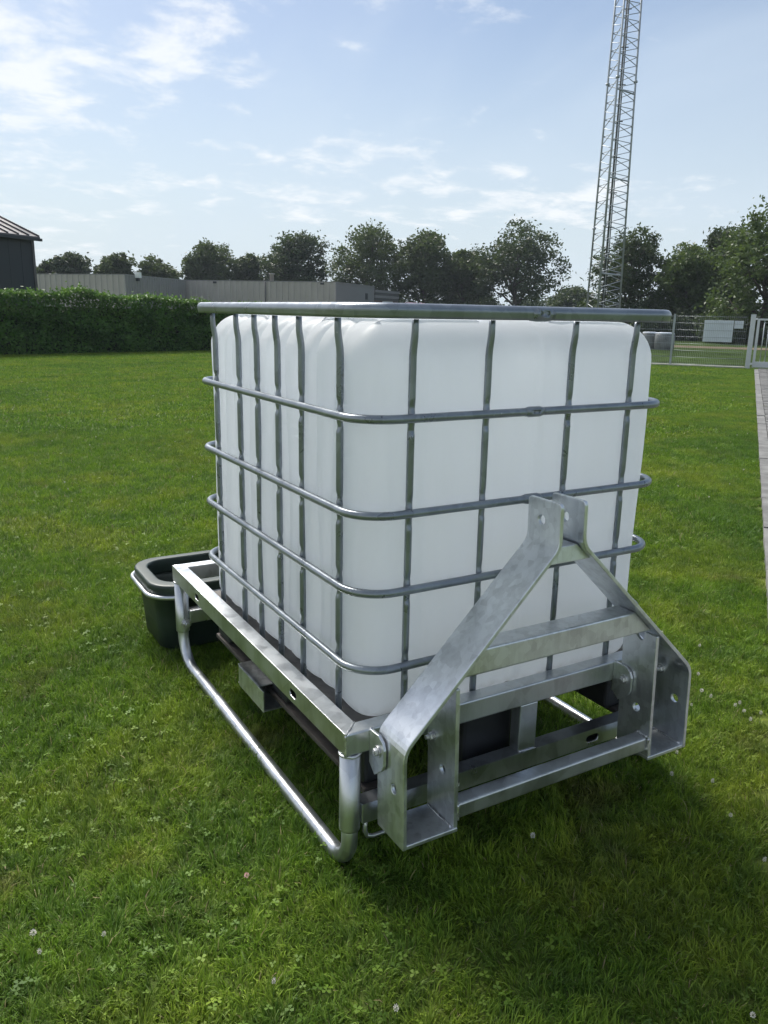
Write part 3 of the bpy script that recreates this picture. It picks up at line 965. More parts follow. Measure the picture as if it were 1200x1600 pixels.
# rim: rolled section, rounder on top with a lip below
def rim_mesh():
    zc = 1.401
    prof = []
    for k in range(13):
        a = R(-20 + 220 * k / 12); prof.append((.0155 * math.cos(a), .0155 * math.sin(a) + .003))
    prof += [(-.0135, -.008), (-.0125, -.0155), (.0125, -.0155), (.0135, -.008)]
    base = rrect(-.002, -.002, LX + .002, LY + .002, .10, 0, 12)
    n = len(base)
    loops = []
    for (o_, h_) in prof:
        g_ = o_
        loops.append(rrect(-.002 - g_, -.002 - g_, LX + .002 + g_, LY + .002 + g_, .10 + g_, zc + h_, 12))
    loops.append(loops[0])
    return loft(loops)
rim = rim_mesh().build('rim', M['cage'], ibc)
cp = MB().tube([(.505 + dx, -.002, 1.401) for dx in (-.035, -.02, -.016, .016, .02, .035)], [.0165, .0182, .0188, .0188, .0182, .0165], 14).build('coupling', M['cage'], rim)
cut(cp, [MB().lathe((.505 + dx, -.021, 1.402), [(.005, -.006), (.006, .006)], 10, 'Y') for dx in (-.011, .011)])
INS = .0185
def upright(x, y, nx, ny, name='cage_upright'):
    """tube inside the hoops, flattened and dimpled where it crosses each hoop, cranked out under the rim."""
    P, rr, fl = [], [], []
    zs = sorted(set(list(np.linspace(.335, 1.30, 40)) + [q + d_ for q in RA for d_ in np.arange(-.052, .053, .0052) if .335 < q + d_ < 1.30])) + [1.315, 1.33, 1.345, 1.36, 1.372, 1.3845]
    for z in zs:
        dmin = min(abs(z - q) for q in RA)
        dent = math.exp(-((dmin - .020) / .009) ** 2) if dmin < .05 else 0
        out = 0.0
        if z > 1.30: out = .0065 * (1 - math.cos(math.pi * min(1, (z - 1.30) / .06))) / 2
        k = INS - out
        P.append((x - nx * k, y - ny * k, z))
        top = max(0, (z - 1.33) / .05)
        rr.append(.0091 * (1 - .12 * top))
        fl.append((1 - .20 * dent, 1 - .04 * dent))
    ref_is_x = True
    # frame of the tube: first normal is +X for a vertical path, so x-facing sides flatten along n, y-facing along b
    fl = [(a, b) if abs(nx) > .5 else (b, a) for a, b in fl]
    mb = MB().tube(P, rr, 12, flat=fl)
    for i_, (vx_, vy_, vz_) in enumerate(mb.v):
        q = min(RA, key=lambda r_: abs(r_ - vz_))
        k_ = .0062 * math.exp(-((vz_ - q + .031) / .0075) ** 2) + .0045 * math.exp(-((vz_ - q - .026) / .010) ** 2)
        # outward half only, strongest on the outermost line
        ctr = min(P, key=lambda p_: abs(p_[2] - vz_))
        o_ = ((vx_ - ctr[0]) * nx + (vy_ - ctr[1]) * ny) / .0091
        if o_ > 0:
            k_ *= o_ ** 1.5
            mb.v[i_] = (vx_ - nx * k_, vy_ - ny * k_, vz_)
    return mb.build(name, M['cage'], ibc)
for yv in (.142, .363, .523, .679, .832, 1.052):
    upright(0, yv, -1, 0); upright(LX, yv, 1, 0)
for xv in (.145, .366, .640, .864):
    upright(xv, 0, 0, -1); upright(xv, LY, 0, 1)
# pallet: deck tray, black blocks, runners
dk = MB().box((.015, .012, .335), (1.003, 1.188, .3705)).build('pallet_deck', M['deck'], ibc, .004)
for bx in (.035, .35, .90):
    for by in (.03, .53, 1.05):
        w_ = .10 if bx != .35 else .175
        MB().box((bx, by, .2005 if bx != .35 else .13), (bx + w_, by + .13, .3345)).build('pallet_block', M['block'], ibc, .012)
for bx in (.03, .93):
    MB().box((bx, .015, .185), (bx + .075, 1.185, .200)).build('pallet_runner', M['runner'], ibc, .002)

# ------------------------------------------------------------------ foliage helpers
def leaf_cloud(rg, centres, spread, per, size, up=0.3):
    """many small folded leaves around clump centres; returns verts, faces, loop totals, tint."""
    c = np.repeat(centres, per, 0)
    sp = np.repeat(spread, per)[:, None] if hasattr(spread, '__len__') else spread
    n = len(c)
    p = c + rg.normal(0, 1, (n, 3)) * sp * np.array([1, 1, .75])
    a = rg.normal(0, 1, (n, 3)); a[:, 2] *= .7; a /= np.linalg.norm(a, axis=1, keepdims=True)
    b = rg.normal(0, 1, (n, 3)); b[:, 2] += up
    b -= a * (a * b).sum(1, keepdims=True); b /= np.linalg.norm(b, axis=1, keepdims=True)
    s = size * rg.uniform(.6, 1.35, (n, 1))
    v = np.stack([p - a * s, p - b * s * .55, p + a * s, p + b * s * .55], 1).reshape(-1, 3)
    f = np.arange(4 * n)
    clump_t = np.repeat(rg.uniform(0, 1, len(centres)), per)
    tint = np.repeat(np.clip(.55 * clump_t + .45 * rg.uniform(0, 1, n), 0, 1), 4)
    return v, f, np.full(n, 4), tint


def tree(name, label, base, H, Wd, mat, seed, trunk_h=.28, nclump=560, per=34, leaf=.16, cb=.12, group='trees behind the fence and the hall', loose=1.0, lobes=9):
    """trunk, forking limbs, and a crown of leaf clumps hung on lobes of uneven size."""
    rg = np.random.default_rng(seed)
    root = empty(name, base, label, 'tree', group)
    b = np.array(base)
    mb = MB()
    tr_r = .028 * H
    top = np.array([rg.uniform(-.04, .04) * H, rg.uniform(-.04, .04) * H, .72 * H])
    P = [Vector(b + top * (k / 7) + np.array([math.sin(k * 1.3 + seed) * .012 * H, math.cos(k * 1.7 + seed) * .012 * H, 0]) * (k > 0)) for k in range(8)]
    P[0].z -= .1
    mb.tube(P, [tr_r * (1.25 if k == 0 else 1 - .115 * k) for k in range(8)], 8)
    lob = []
    for i in range(lobes):
        h = trunk_h + (.80 - trunk_h) * (i + .5) / lobes + rg.uniform(-.04, .04)
        ang = i * 2.399 + rg.uniform(-.4, .4)
        env = math.sin(math.pi * min(.97, max(.1, (h - cb) / (1.02 - cb))) ** .8)
        rad = Wd * .5 * (.40 + .42 * env) * rg.uniform(.75, 1.1)
        c = np.array([math.cos(ang) * rad * .78, math.sin(ang) * rad * .78, (h + rg.uniform(.02, .1)) * H])
        lob.append((c, Wd * rg.uniform(.20, .30)))
        k0 = min(6, int(h * 7 * .8) + 1)
        s = P[k0]
        e = Vector(b + c)
        midp = s.lerp(e, .5) + Vector((rg.uniform(-.3, .3), rg.uniform(-.3, .3), rg.uniform(0, .06) * H))
        mb.tube([s, midp, e], [tr_r * .42, tr_r * .28, tr_r * .08], 6)
        for q in range(3):
            e2 = e + Vector(np.clip(rg.normal(0, 1, 3), -1.2, 1.2) * Wd * .075)
            mb.tube([midp.lerp(e, .3 + .2 * q), e2], [tr_r * .16, tr_r * .04], 5)
    lob.append((np.array([top[0], top[1], .84 * H]), Wd * .24))
    lob.append((np.array([top[0] * .5, top[1], .62 * H]), Wd * .30))
    trunk = mb.build('trunk', M['bark'], root, fix=False)
    cs = []
    wts = np.array([l[1] ** 2 for l in lob]); wts /= wts.sum()
    for i, (c, r) in enumerate(lob):
        m = max(6, int(nclump * wts[i]))
        d = rg.normal(0, 1, (m, 3)); d /= np.linalg.norm(d, axis=1, keepdims=True)
        rr = r * rg.uniform(.25, 1.0, (m, 1)) ** .55
        cs.append(c + d * rr * np.array([1, 1, .85]))
    cs = np.concatenate(cs)
    cs[:, 2] = np.clip(cs[:, 2], cb * H, 1.0 * H)
    v, f, l, t = leaf_cloud(rg, cs, Wd * .036 * loose * rg.uniform(.6, 1.5, len(cs)), per, leaf)
    me = np_mesh('crown', v, f, l, mat, t)
    o = bpy.data.objects.new('crown', me); COL.objects.link(o); o.parent = root
    o['kind'] = 'stuff'
    return root


# ------------------------------------------------------------------ clipped hedge across the back of the lawn
rg = np.random.default_rng(5)
HA, HB = Vector((-7.0, 21.6, 0)), Vector((10.6, 25.85, 0))
hd = (HB - HA).normalized(); hn = Vector((hd.y, -hd.x, 0))     # hn faces the camera
hl = (HB - HA).length
hedge = empty('hedge', (HA + HB) / 2, 'long clipped dark green leafy hedge along the back of the lawn', 'hedge')
core = MB()
core.obox(HA - hn * .95, hd * hl, hn * .80, (0, 0, 1.36))
core.build('twig_core', M['hedge_core'], hedge)
nl = 62000
u = rg.uniform(0, hl, nl)
face = rg.uniform(0, 1, nl)
ht = 1.77 - .030 * (u - 8.5) + .04 * np.sin(u * 1.1) + .035 * np.sin(u * 3.3 + 1) + .22 * np.exp(-((u - 11.0) / .45) ** 2) + .06 * np.exp(-((u - 14.5) / .9) ** 2)
lump = .05 * np.sin(u * 4.1) + .03 * np.sin(u * 9.7 + 2)
z = np.where(face < .74, rg.uniform(0, 1, nl) ** .9 * ht, ht + rg.normal(0, .035, nl) + (rg.uniform(0, 1, nl) < .05) * rg.uniform(0, .16, nl))
dep = np.where(face < .74, rg.normal(0, .05, nl) + lump + .05 * np.sin(z * 6 + u * 2), -rg.uniform(0, .95, nl))
p = np.array(HA)[None] + u[:, None] * np.array(hd)[None] + dep[:, None] * np.array(hn)[None]
p[:, 2] = z
a = rg.normal(0, 1, (nl, 3)); a[:, 2] -= .5; a /= np.linalg.norm(a, axis=1, keepdims=True)
nb_ = rg.normal(0, .55, (nl, 3)) + np.array(hn)[None] * .8 + np.array([0, 0, .7])
bb = np.cross(nb_, a); bb /= np.linalg.norm(bb, axis=1, keepdims=True)
s = rg.uniform(.030, .062, (nl, 1))
v = np.stack([p - a * s, p - bb * s * .6, p + a * s, p + bb * s * .6], 1).reshape(-1, 3)
off_ = np.array(hedge.location)
top_lit = np.clip((z - ht + .12) / .2, 0, 1)  # sunlit hedge top put into the leaf tint: lighter leaves near the crest
tint = np.repeat(np.clip(rg.uniform(0, .75, nl) + .5 * top_lit, 0, 1.3), 4)
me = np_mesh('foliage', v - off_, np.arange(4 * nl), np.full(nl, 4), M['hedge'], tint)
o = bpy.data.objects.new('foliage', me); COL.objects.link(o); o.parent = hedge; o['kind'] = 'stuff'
for k in range(36):
    q = HA + hd * (hl * (k + .5) / 36) - hn * rng.uniform(.2, .6)
    MB().tube([q + Vector((0, 0, -.05)), q + Vector((.05, .03, .5)), q + Vector((-.02, .05, 1.3))], [.03, .024, .012], 6).build('stem', M['bark'], hedge)

# ------------------------------------------------------------------ buildings behind the hedge
def wall_strip(A, B, h, mat, name, parent, pitch=.46, depth=.06, z0=0.0):
    """profiled cladding: trapezoid ribs along the wall A-B, facing the camera side."""
    A, B = Vector(A), Vector(B)
    d = (B - A); ln = d.length; d.normalize()
    nrm = Vector((d.y, -d.x, 0))
    if nrm.dot(Vector((CAMX, CAMY, 0)) - A) < 0: nrm = -nrm
    n = max(1, int(round(ln / pitch))); st = ln / n
    xs = []
    for i in range(n):
        for fr, dp in ((0, 0), (.45, 0), (.55, depth), (.9, depth)):
            xs.append(((i + fr) * st, dp))
    xs.append((ln, 0))
    vs, fs = [], []
    for (x, dp) in xs:
        q = A + d * x + nrm * dp
        vs += [(q.x, q.y, z0), (q.x, q.y, h)]
    for i in range(len(xs) - 1):
        fs.append((2 * i, 2 * i + 2, 2 * i + 3, 2 * i + 1))
    return MB().add(vs, fs).build(name, mat, parent, fix=False)


HALL_H = 3.42
qA, qB, qC, qD, qE, qF = polar(5.5, 63.5), polar(12.85, 56.9), polar(16.72, 64.9), polar(26.87, 61.0), polar(29.52, 70.5), polar(31.16, 76.0)
hall = empty('sports_hall', (qC + qD) / 2, 'low flat roofed hall with ribbed beige cladding behind the hedge', 'building')
wall_strip(qA, qB, HALL_H, M['clad'], 'clad_wall', hall)
wall_strip(qB, qC, HALL_H, M['clad2'], 'clad_wall', hall, .34)
wall_strip(qC, qD, HALL_H, M['clad'], 'clad_wall', hall)
dDE = (qE - qD)
MB().add([qD, qE, qE + Vector((0, 0, HALL_H)), qD + Vector((0, 0, HALL_H))], [(0, 1, 2, 3)]).build('end_wall', M['clad2'], hall, fix=False)
back = [polar(30, 95), polar(6, 95)]
rf = MB().add([Vector((q.x, q.y, HALL_H - .05)) for q in (qA, qB, qC, qD, qE, back[0], back[1])], [(0, 1, 2, 3, 4, 5, 6)]).build('flat_roof', M['roofgrey'], hall)
for a_, b_ in ((qA, qB), (qB, qC), (qC, qD), (qD, qE)):
    d = (b_ - a_).normalized(); nn = Vector((d.y, -d.x, 0))
    if nn.dot(Vector((CAMX, CAMY, 0)) - a_) < 0: nn = -nn
    MB().obox(a_ - nn * .10 + Vector((0, 0, HALL_H + .002)), (b_ - a_), nn * .15, (0, 0, .06)).build('roof_trim', M['clad2'], hall)
# rain pipe, wall lamp, vents and roof flues
dCD = (qD - qC).normalized(); nCD = Vector((dCD.y, -dCD.x, 0))
if nCD.dot(Vector((CAMX, CAMY, 0)) - qC) < 0: nCD = -nCD
q = qC + dCD * ((qD - qC).length * .54) + nCD * .09
MB().tube([q, q + Vector((0, 0, HALL_H))], .05, 8).build('rain_pipe', M['roofgrey'], hall)
q = qC + dCD * ((qD - qC).length * .565) - nCD * .6
MB().lathe((q.x, q.y, 0), [(.16, HALL_H - .1), (.16, HALL_H + .55), (.22, HALL_H + .56), (.22, HALL_H + .62)], 12).build('roof_flue', M['clad'], hall)
for fr in (.19, .90):
    q = qC + dCD * ((qD - qC).length * fr)
    MB().obox(q + Vector((0, 0, HALL_H - .16)) + nCD * .037, dCD * .28, nCD * .05, (0, 0, .13)).build('wall_vent', M['anthracite'], hall)
dBC = (qC - qB).normalized()
q = qB + dBC * 1.2
nBC = Vector((dBC.y, -dBC.x, 0)); nBC = nBC if nBC.dot(Vector((CAMX, CAMY, 0)) - q) > 0 else -nBC
lamp = MB().obox(q + nBC * .05 + Vector((0, 0, HALL_H - .12)), dBC * .35, nBC * .3, (0, 0, .36)).build('flood_lamp', M['white'], hall)
MB().obox(q + nBC * .05 + Vector((0, 0, HALL_H - .33)) + dBC * .08, dBC * .2, nBC * .2, (0, 0, .205)).build('lamp_head', M['anthracite'], lamp)
q = qD + dDE * .74; dn = dDE.normalized(); ne = Vector((dn.y, -dn.x, 0)); ne = ne if ne.dot(Vector((CAMX, CAMY, 0)) - q) > 0 else -ne
MB().obox(q + ne * .01 + Vector((0, 0, 2.35)), dn * .55, ne * .04, (0, 0, .5)).build('wall_vent', M['anthracite'], hall)
# brick annex at the hall's right end
annex = empty('brick_annex', (qE + qF) / 2, 'small brown brick annex with a pale window at the right end of the hall', 'building')
d = (qF - qE).normalized(); n_ = Vector((d.y, -d.x, 0)); n_ = n_ if n_.dot(Vector((CAMX, CAMY, 0)) - qE) > 0 else -n_
HW = (qF - qE).length
MB().obox(qE + d * .05 - n_ * 4, d * (HW - .05), n_ * 4.0, (0, 0, 2.35)).build('wall', M['brick'], annex)
for k in range(4):
    MB().obox(qE + d * .03 - n_ * 4 + Vector((0, 0, 2.352 + .22 * k)), d * (HW + .02), n_ * (4.06 + .03 * (k % 2)), (0, 0, .20)).build('fascia_board', M['clad2'] if k % 2 else M['roofgrey'], annex)
win = MB().obox(qE + d * (HW * .33) + n_ * .005 + Vector((0, 0, 1.35)), d * (HW * .42), n_ * .05, (0, 0, .95)).build('window', M['white'], annex)
MB().obox(qE + d * (HW * .33 + .07) + n_ * .056 + Vector((0, 0, 1.42)), d * (HW * .42 - .14), n_ * .01, (0, 0, .81)).build('pane', M['glass'], win)

# dark barn at the left edge with seamed roof
bc = polar(7.40, 35.0)
bd = Vector((math.sin(R(-128)), math.cos(R(-128)), 0))     # along the front, towards the left
bi_ = Vector((math.sin(R(-38)), math.cos(R(-38)), 0))      # into depth
barn = empty('dark_barn', bc + bd * 3, 'dark anthracite clad building with seamed sloping roof at the left edge', 'building')
EV = 3.86
BL, BD = 9.0, 7.0
nb = 15
for k in range(nb):
    w_ = BL / nb
    MB().obox(bc + bd * (k * w_ + .006) + bi_ * (.004 if k % 2 else 0), bd * (w_ - .012), bi_ * .06, (0, 0, EV - .05)).build('clad_panel', M['anthracite'], barn)
MB().obox(bc + bi_ * .07 + bd * .02, bd * (BL - .04), bi_ * (BD - .2), (0, 0, EV - .06)).build('wall', M['anthracite'], barn)
MB().obox(bc - bd * .05 - bi_ * .03, bd * .12, bi_ * .12, (0, 0, EV - .052)).build('corner_trim', M['zincroof'], barn)
slope = math.tan(R(22))
ev0 = bc - bd * .18 - bi_ * .22 + Vector((0, 0, EV))
roofv = bi_ * 4.2 + Vector((0, 0, 4.2 * slope))
roof = MB().obox(ev0, bd * (BL + .36), roofv, (0, 0, .09)).build('roof', M['zincroof'], barn)
for k in range(19):
    MB().obox(ev0 + bd * (.02 + k * .5) + Vector((0, 0, .0905)), bd * .045, roofv, (0, 0, .06)).build('roof_seam', M['zincroof'], roof)
MB().obox(ev0 - bi_ * .11 + Vector((0, 0, -.075)), bd * (BL + .40), bi_ * .105, (0, 0, .10)).build('gutter', M['anthracite'], barn)
# gable side above the eave
g0 = bc + bi_ * .1 + bd * .03 + Vector((0, 0, EV - .055))
MB().prism([g0, g0 + bi_ * 3.9, g0 + bi_ * 3.9 + Vector((0, 0, 3.9 * slope - .05))], bd * .08).build('gable', M['anthracite'], barn)

# ------------------------------------------------------------------ lattice mast
TWD = 39.0
tb = polar(45.12, TWD)
mast = empty('lattice_mast', tb, 'tall galvanised triangular lattice mast with cable ladder rising behind the tank', 'mast')
view_b = R(45.12)
vd = Vector((math.sin(view_b), math.cos(view_b), 0)); vr = Vector((math.cos(view_b), -math.sin(view_b), 0))
W0, W1, HT = 1.52, 1.10, 13.0
def leg_at(i, z):
    wd = W0 + (W1 - W0) * z / HT
    a = R((70, 190, 310)[i])
    r = wd / 1.706
    return tb + vr * (r * (math.sin(a) - .087)) + vd * (r * math.cos(a)) + Vector((0, 0, z))
TOP = 21.0
for i in range(3):
    MB().tube([leg_at(i, -.1), leg_at(i, TOP)], .042, 8).build('leg', M['mast'], mast)
joints = [5.25, 11.2, 17.2]
for zj in joints:
    for i in range(3):
        c = leg_at(i, zj)
        MB().lathe((c.x, c.y, c.z), [(.085, -.035), (.085, .035)], 10).build('flange', M['mast'], mast)
bays = []
zz = .25
while zz < TOP - 1:
    bays.append(zz); zz += .68
for bi2, z_ in enumerate(bays):
    for i in range(3):
        a_, b_ = (i, (i + 1) % 3)
        MB().tube([leg_at(a_, z_), leg_at(b_, z_ + .34)], .017, 5).build('brace', M['mast'], mast)
        MB().tube([leg_at(b_, z_ + .34), leg_at(a_, z_ + .68)], .017, 5).build('brace', M['mast'], mast)
def inner(fx, fy, z): 
    c = (leg_at(0, z) + leg_at(1, z) + leg_at(2, z)) / 3
    wd = W0 + (W1 - W0) * z / HT
    return c + vr * (fx * wd) + vd * (fy * wd)
MB().tube([inner(.02, 0, .05), inner(.02, 0, TOP)], .042, 8).build('cable_bundle', M['cable'], mast)
MB().tube([inner(.09, 0.05, .05), inner(.09, 0.05, TOP)], .022, 6).build('cable_bundle', M['cable'], mast)
for fx in (-.13, .05):
    MB().tube([inner(fx, -.1, .05), inner(fx, -.1, TOP)], .018, 6).build('ladder_rail', M['mast'], mast)
for k in range(40):
    z_ = .4 + k * .5
    MB().tube([inner(-.13, -.1, z_), inner(.05, -.1, z_)], .010, 5).build('ladder_rung', M['mast'], mast)
for k in range(14):
    z_ = .9 + k * 1.45
    MB().tube([inner(-.08, -.02, z_), inner(.2, .02, z_)], .022, 6).build('cable_bracket', M['cable'], mast)
for z_ in (3.2, 7.2, 10.7, 14.9):
    MB().tube([leg_at(0, z_), leg_at(1, z_ + .05)], .035, 6).build('strut', M['mast'], mast)
MB().obox(tb - vr * 1.3 - vd * 1.3 + Vector((0, 0, -.2)), vr * 2.6, vd * 2.6, (0, 0, .35)).build('footing', M['kerb'], mast)

# ------------------------------------------------------------------ bar fence in front of the mast
ra, rb_ = polar(32.6, 33.5), polar(47.6, 32.0)
rd = (rb_ - ra).normalized(); rl = (rb_ - ra).length
barf = empty('bar_fence', (ra + rb_) / 2, 'grey steel bar fence seen just above the tank rim below the trees', 'fence')
RH = 1.72
bm_ = MB().box((-.009, -.009, 0), (.009, .009, RH - .13)).mesh('bar'); bm_.materials.append(M['rail'])
pm2 = MB().box((-.035, -.035, -.1), (.035, .035, RH + .07)).mesh('post'); pm2.materials.append(M['rail'])
npost = int(rl / 1.95) + 1
for k in range(npost):
    o = bpy.data.objects.new('post', pm2); COL.objects.link(o); o.parent = barf
    o.location = ra + rd * (1.95 * k) - barf.location; o.rotation_euler = (0, 0, math.atan2(rd.y, rd.x))
nbar = int(1.95 * (npost - 1) / .1083)
for k in range(nbar):
    if k % 18 == 0: continue
    o = bpy.data.objects.new('bar', bm_); COL.objects.link(o); o.parent = barf
    o.location = ra + rd * (.1083 * k) + Vector((0, 0, .1)) - barf.location; o.rotation_euler = (0, 0, math.atan2(rd.y, rd.x))
pn = Vector((-rd.y, rd.x, 0))
for zr in (.12, RH - .04):
    MB().obox(ra - pn * .02 + Vector((0, 0, zr)), rd * (1.95 * (npost - 1)), pn * .04, (0, 0, .035)).build('rail', M['rail'], barf)

# faded red van, only its roof shows over the rim
vb = polar(32.25, 58.0)
van = empty('parked_van', vb, 'faded red van whose roof shows above the tank rim beside the hall', 'van')
vx = Vector((math.cos(R(32.25)), -math.sin(R(32.25)), 0)); vy = Vector((math.sin(R(32.25)), math.cos(R(32.25)), 0))
prof_v = [(-2.1, .35), (2.15, .35), (2.2, .95), (1.75, 1.12), (1.2, 1.92), (.9, 2.02), (-2.0, 2.02), (-2.12, 1.8)]
MB().prism([vb - vx * .82 + vy * (-u_) + Vector((0, 0, z_)) for u_, z_ in prof_v], vx * 1.64).build('body', M['red'], van, .06)
MB().prism([vb - vx * .72 + vy * (-u_) + Vector((0, 0, z_)) for u_, z_ in ((1.78, 1.18), (1.28, 1.86), (1.25, 1.9), (1.80, 1.22))], vx * 1.44).build('windscreen', M['glass'], van)
MB().obox(vb - vx * .6 - vy * .6 + Vector((0, 0, 2.03)), vx * 1.2, vy * 1.6, (0, 0, .04)).build('roof_panel', M['board'], van)
for sx in (-.8, .62):
    for sy in (-1.4, 1.35):
        q = vb + vx * sx + vy * sy
        n_ = 16
        wh = MB().prism([q + vy * (.33 * math.cos(2 * math.pi * k / n_)) + Vector((0, 0, .33 + .33 * math.sin(2 * math.pi * k / n_))) for k in range(n_)], vx * .2).build('wheel', M['rubber'], van)

# ------------------------------------------------------------------ mesh fence, sign boards and gate at the right
FS = 20.8
FH = 1.46
mf = empty('mesh_fence', pt(FS, 3.5), 'galvanised welded mesh fence panels at the far right of the lawn', 'fence')
stepw = 2.0
for k in range(5):
    t0 = .30 + stepw * k
    if k > 0:
        c = pt(FS, t0)
        MB().obox(c - E_ * .02 - N_ * .03 + Vector((0, 0, -.1)), E_ * .04, N_ * .06, (0, 0, FH + .14)).build('post', M['fence'], mf)
    if k == 4: break
    ta, tb_ = t0 + .03, t0 + stepw - .03
    for j in range(8):
        z_ = .07 + j * (FH - .09) / 7
        MB().tube([pt(FS - .028, ta, z_), pt(FS - .028, tb_, z_)], .0046, 5).build('rod', M['fence'], mf)
    wires = MB()
    nw = int((tb_ - ta) / .05)
    for i in range(nw + 1):
        t_ = ta + (tb_ - ta) * i / nw
        wires.tube([pt(FS - .022, t_, .05), pt(FS - .022, t_, FH + .02)], .0023, 4, cap=False)
    wo = wires.build('wire_mesh', M['fence'], mf, fix=False); wo['kind'] = 'stuff'
bs = MB().obox(pt(FS - .12, .26, -.05), E_ * .2, N_ * 9.4, (0, 0, .10)).build('base_strip', M['strip'], mf)

def board(name, label, t0, t1, z0, z1):
    r_ = empty(name, pt(FS + .06, (t0 + t1) / 2), label, 'board', 'boards on the mesh fence')
    MB().obox(pt(FS + .012, t0, z0), N_ * (t1 - t0), E_ * .012, (0, 0, z1 - z0)).build('panel', M['board'], r_, .002)
    for z_ in (z0 + .06, z1 - .1):
        MB().obox(pt(FS + .0245, t0 + .05, z_), N_ * (t1 - t0 - .1), E_ * .02, (0, 0, .035)).build('batten', M['gate'], r_)
    for t_ in (t0 + .06, t1 - .06):
        MB().tube([pt(FS - .03, t_, z1 - .05), pt(FS + .013, t_, z1 - .05)], .006, 6).build('clip', M['gate'], r_)
board('notice_board', 'large blank pale board hung behind the mesh fence', .68, 1.47, .73, 1.34)
board('notice_board', 'small blank pale board hung beside the larger one near the gate', .42, .66, 1.12, 1.335)

# gate: square post, then a leaf of upright bars
gp = empty('gate_post', pt(FS, .185), 'square grey gate post between mesh fence and gate', 'post')
MB().obox(pt(FS - .06, .12, -.1), E_ * .12, N_ * .13, (0, 0, 1.60)).build('shaft', M['gate'], gp, .004)
MB().obox(pt(FS - .064, .116, 1.5005), E_ * .128, N_ * .138, (0, 0, .02)).build('cap', M['gate'], gp, .003)
gate = empty('bar_gate', pt(FS, -.9), 'silver grey gate leaf of upright bars closing the paved path', 'gate')
gl0, gl1 = .07, -1.65
MB().obox(pt(FS - .03, gl0 - .07, .05), E_ * .06, N_ * .07, (0, 0, 1.36)).build('stile', M['gate'], gate, .003)
MB().obox(pt(FS - .03, gl1, .05), E_ * .06, N_ * .07, (0, 0, 1.36)).build('stile', M['gate'], gate, .003)
ln_ = (gl0 - .07) - (gl1 + .07)
MB().obox(pt(FS - .03, gl1 + .0705, .05), E_ * .06, N_ * (ln_ - .001), (0, 0, .16)).build('bottom_rail', M['gate'], gate, .003)
MB().obox(pt(FS - .03, gl1 + .0705, 1.36), E_ * .06, N_ * (ln_ - .001), (0, 0, .05)).build('top_rail', M['gate'], gate, .003)
for k in range(12):
    t_ = gl0 - .07 - ln_ * (k + 1) / 13
    MB().tube([pt(FS, t_, .2095), pt(FS, t_, 1.3605)], .012, 8).build('bar', M['gate'], gate)
MB().obox(pt(FS - .05, .071, 1.375), E_ * .08, N_ * .048, (0, 0, .05)).build('hinge', M['white'], gate)
MB().obox(pt(FS - .05, .071, .12), E_ * .08, N_ * .048, (0, 0, .05)).build('hinge', M['white'], gate)

# wrapped bales beyond the fence
for i, (b_, d_, r_b, lab) in enumerate(((48.3, 38.5, .34, 'left of two grey wrapped bales with white tops beyond the mesh fence'), (49.25, 38.0, .42, 'right of two grey wrapped bales with white tops beyond the mesh fence'))):
    c = polar(b_, d_)
    bl = empty('wrapped_bale', c, lab, 'bale', 'bales beyond the fence')
    pr_ = [(r_b * .92, 0), (r_b, .08), (r_b * 1.02, .4), (r_b, .66), (r_b * .95, .68)]
    MB().lathe((c.x, c.y, .0), pr_, 20).build('wrapping', M['bale'], bl)
    MB().lathe((c.x, c.y, .6802), [(r_b * .96, 0), (r_b * .92, .06), (r_b * .6, .07)], 20).build('white_top', M['board'], bl)

# ------------------------------------------------------------------ trees
TL = [
 # bearing, dist, height, width, material, trunk_h, cb, label
 (7.75, 88, 5.6, 3.0, 'tree_b', .25, .1, 'small dark tree half hidden by the dark building', {}),
 (9.50, 86, 6.5, 4.4, 'tree_b', .25, .1, 'small rounded tree above the hall, first right of the dark building', {}),
 (12.05, 86, 6.5, 4.2, 'tree_a', .25, .1, 'small loose tree above the hall roof beside the flood lamp', {}),
 (14.70, 86, 6.3, 5.0, 'tree_a', .25, .1, 'low spreading tree above the receding hall wall', {}),
 (18.25, 88, 8.2, 6.2, 'tree_a', .22, .08, 'broad feathery tree above the hall, left of the rain pipe', {}),
 (20.85, 90, 7.3, 4.6, 'tree_a', .22, .08, 'smaller spiky tree between two taller ones above the hall', {}),
 (24.05, 88, 9.5, 7.6, 'tree_b', .22, .08, 'tall dark tree above the right half of the hall', {}),
 (29.00, 84, 9.7, 8.0, 'tree_a', .22, .10, 'tall airy tree rising over the end of the hall', {'loose': 1.1, 'nclump': 480, 'per': 28}),
 (32.95, 83, 9.6, 6.2, 'tree_a', .2, .10, 'tall airy tree above the red van roof', {'loose': 1.15}),
 (35.70, 84, 7.8, 5.6, 'tree_a', .2, .06, 'shorter tree left of the biggest round tree', {'loose': 1.1}),
 (39.20, 82, 9.9, 8.8, 'tree_b', .2, .06, 'biggest round dark tree left of the lattice mast', {'nclump': 420}),
 (43.0, 100, 4.4, 6.0, 'tree_b', .15, .02, 'low distant tree just left of the mast foot', {}),
 (46.75, 58, 7.2, 5.2, 'tree_b', .15, .02, 'dense dark tree directly behind the lattice mast', {'nclump': 420, 'per': 30}),
 (50.35, 57, 6.1, 4.3, 'tree_c', .2, .04, 'lower open tree above the mesh fence', {'loose': 1.1}),
 (52.3, 60, 7.3, 4.6, 'tree_b', .2, .04, 'dark leaning tree behind the pale notice boards', {}),
 (55.0, 50, 7.6, 6.0, 'tree_c', .12, .02, 'large green beech hanging over the gate at the right edge', {'nclump': 460, 'per': 32}),
 (59.5, 54, 7.8, 6.0, 'tree_c', .12, .02, 'green tree past the right edge beyond the gate', {}),
]
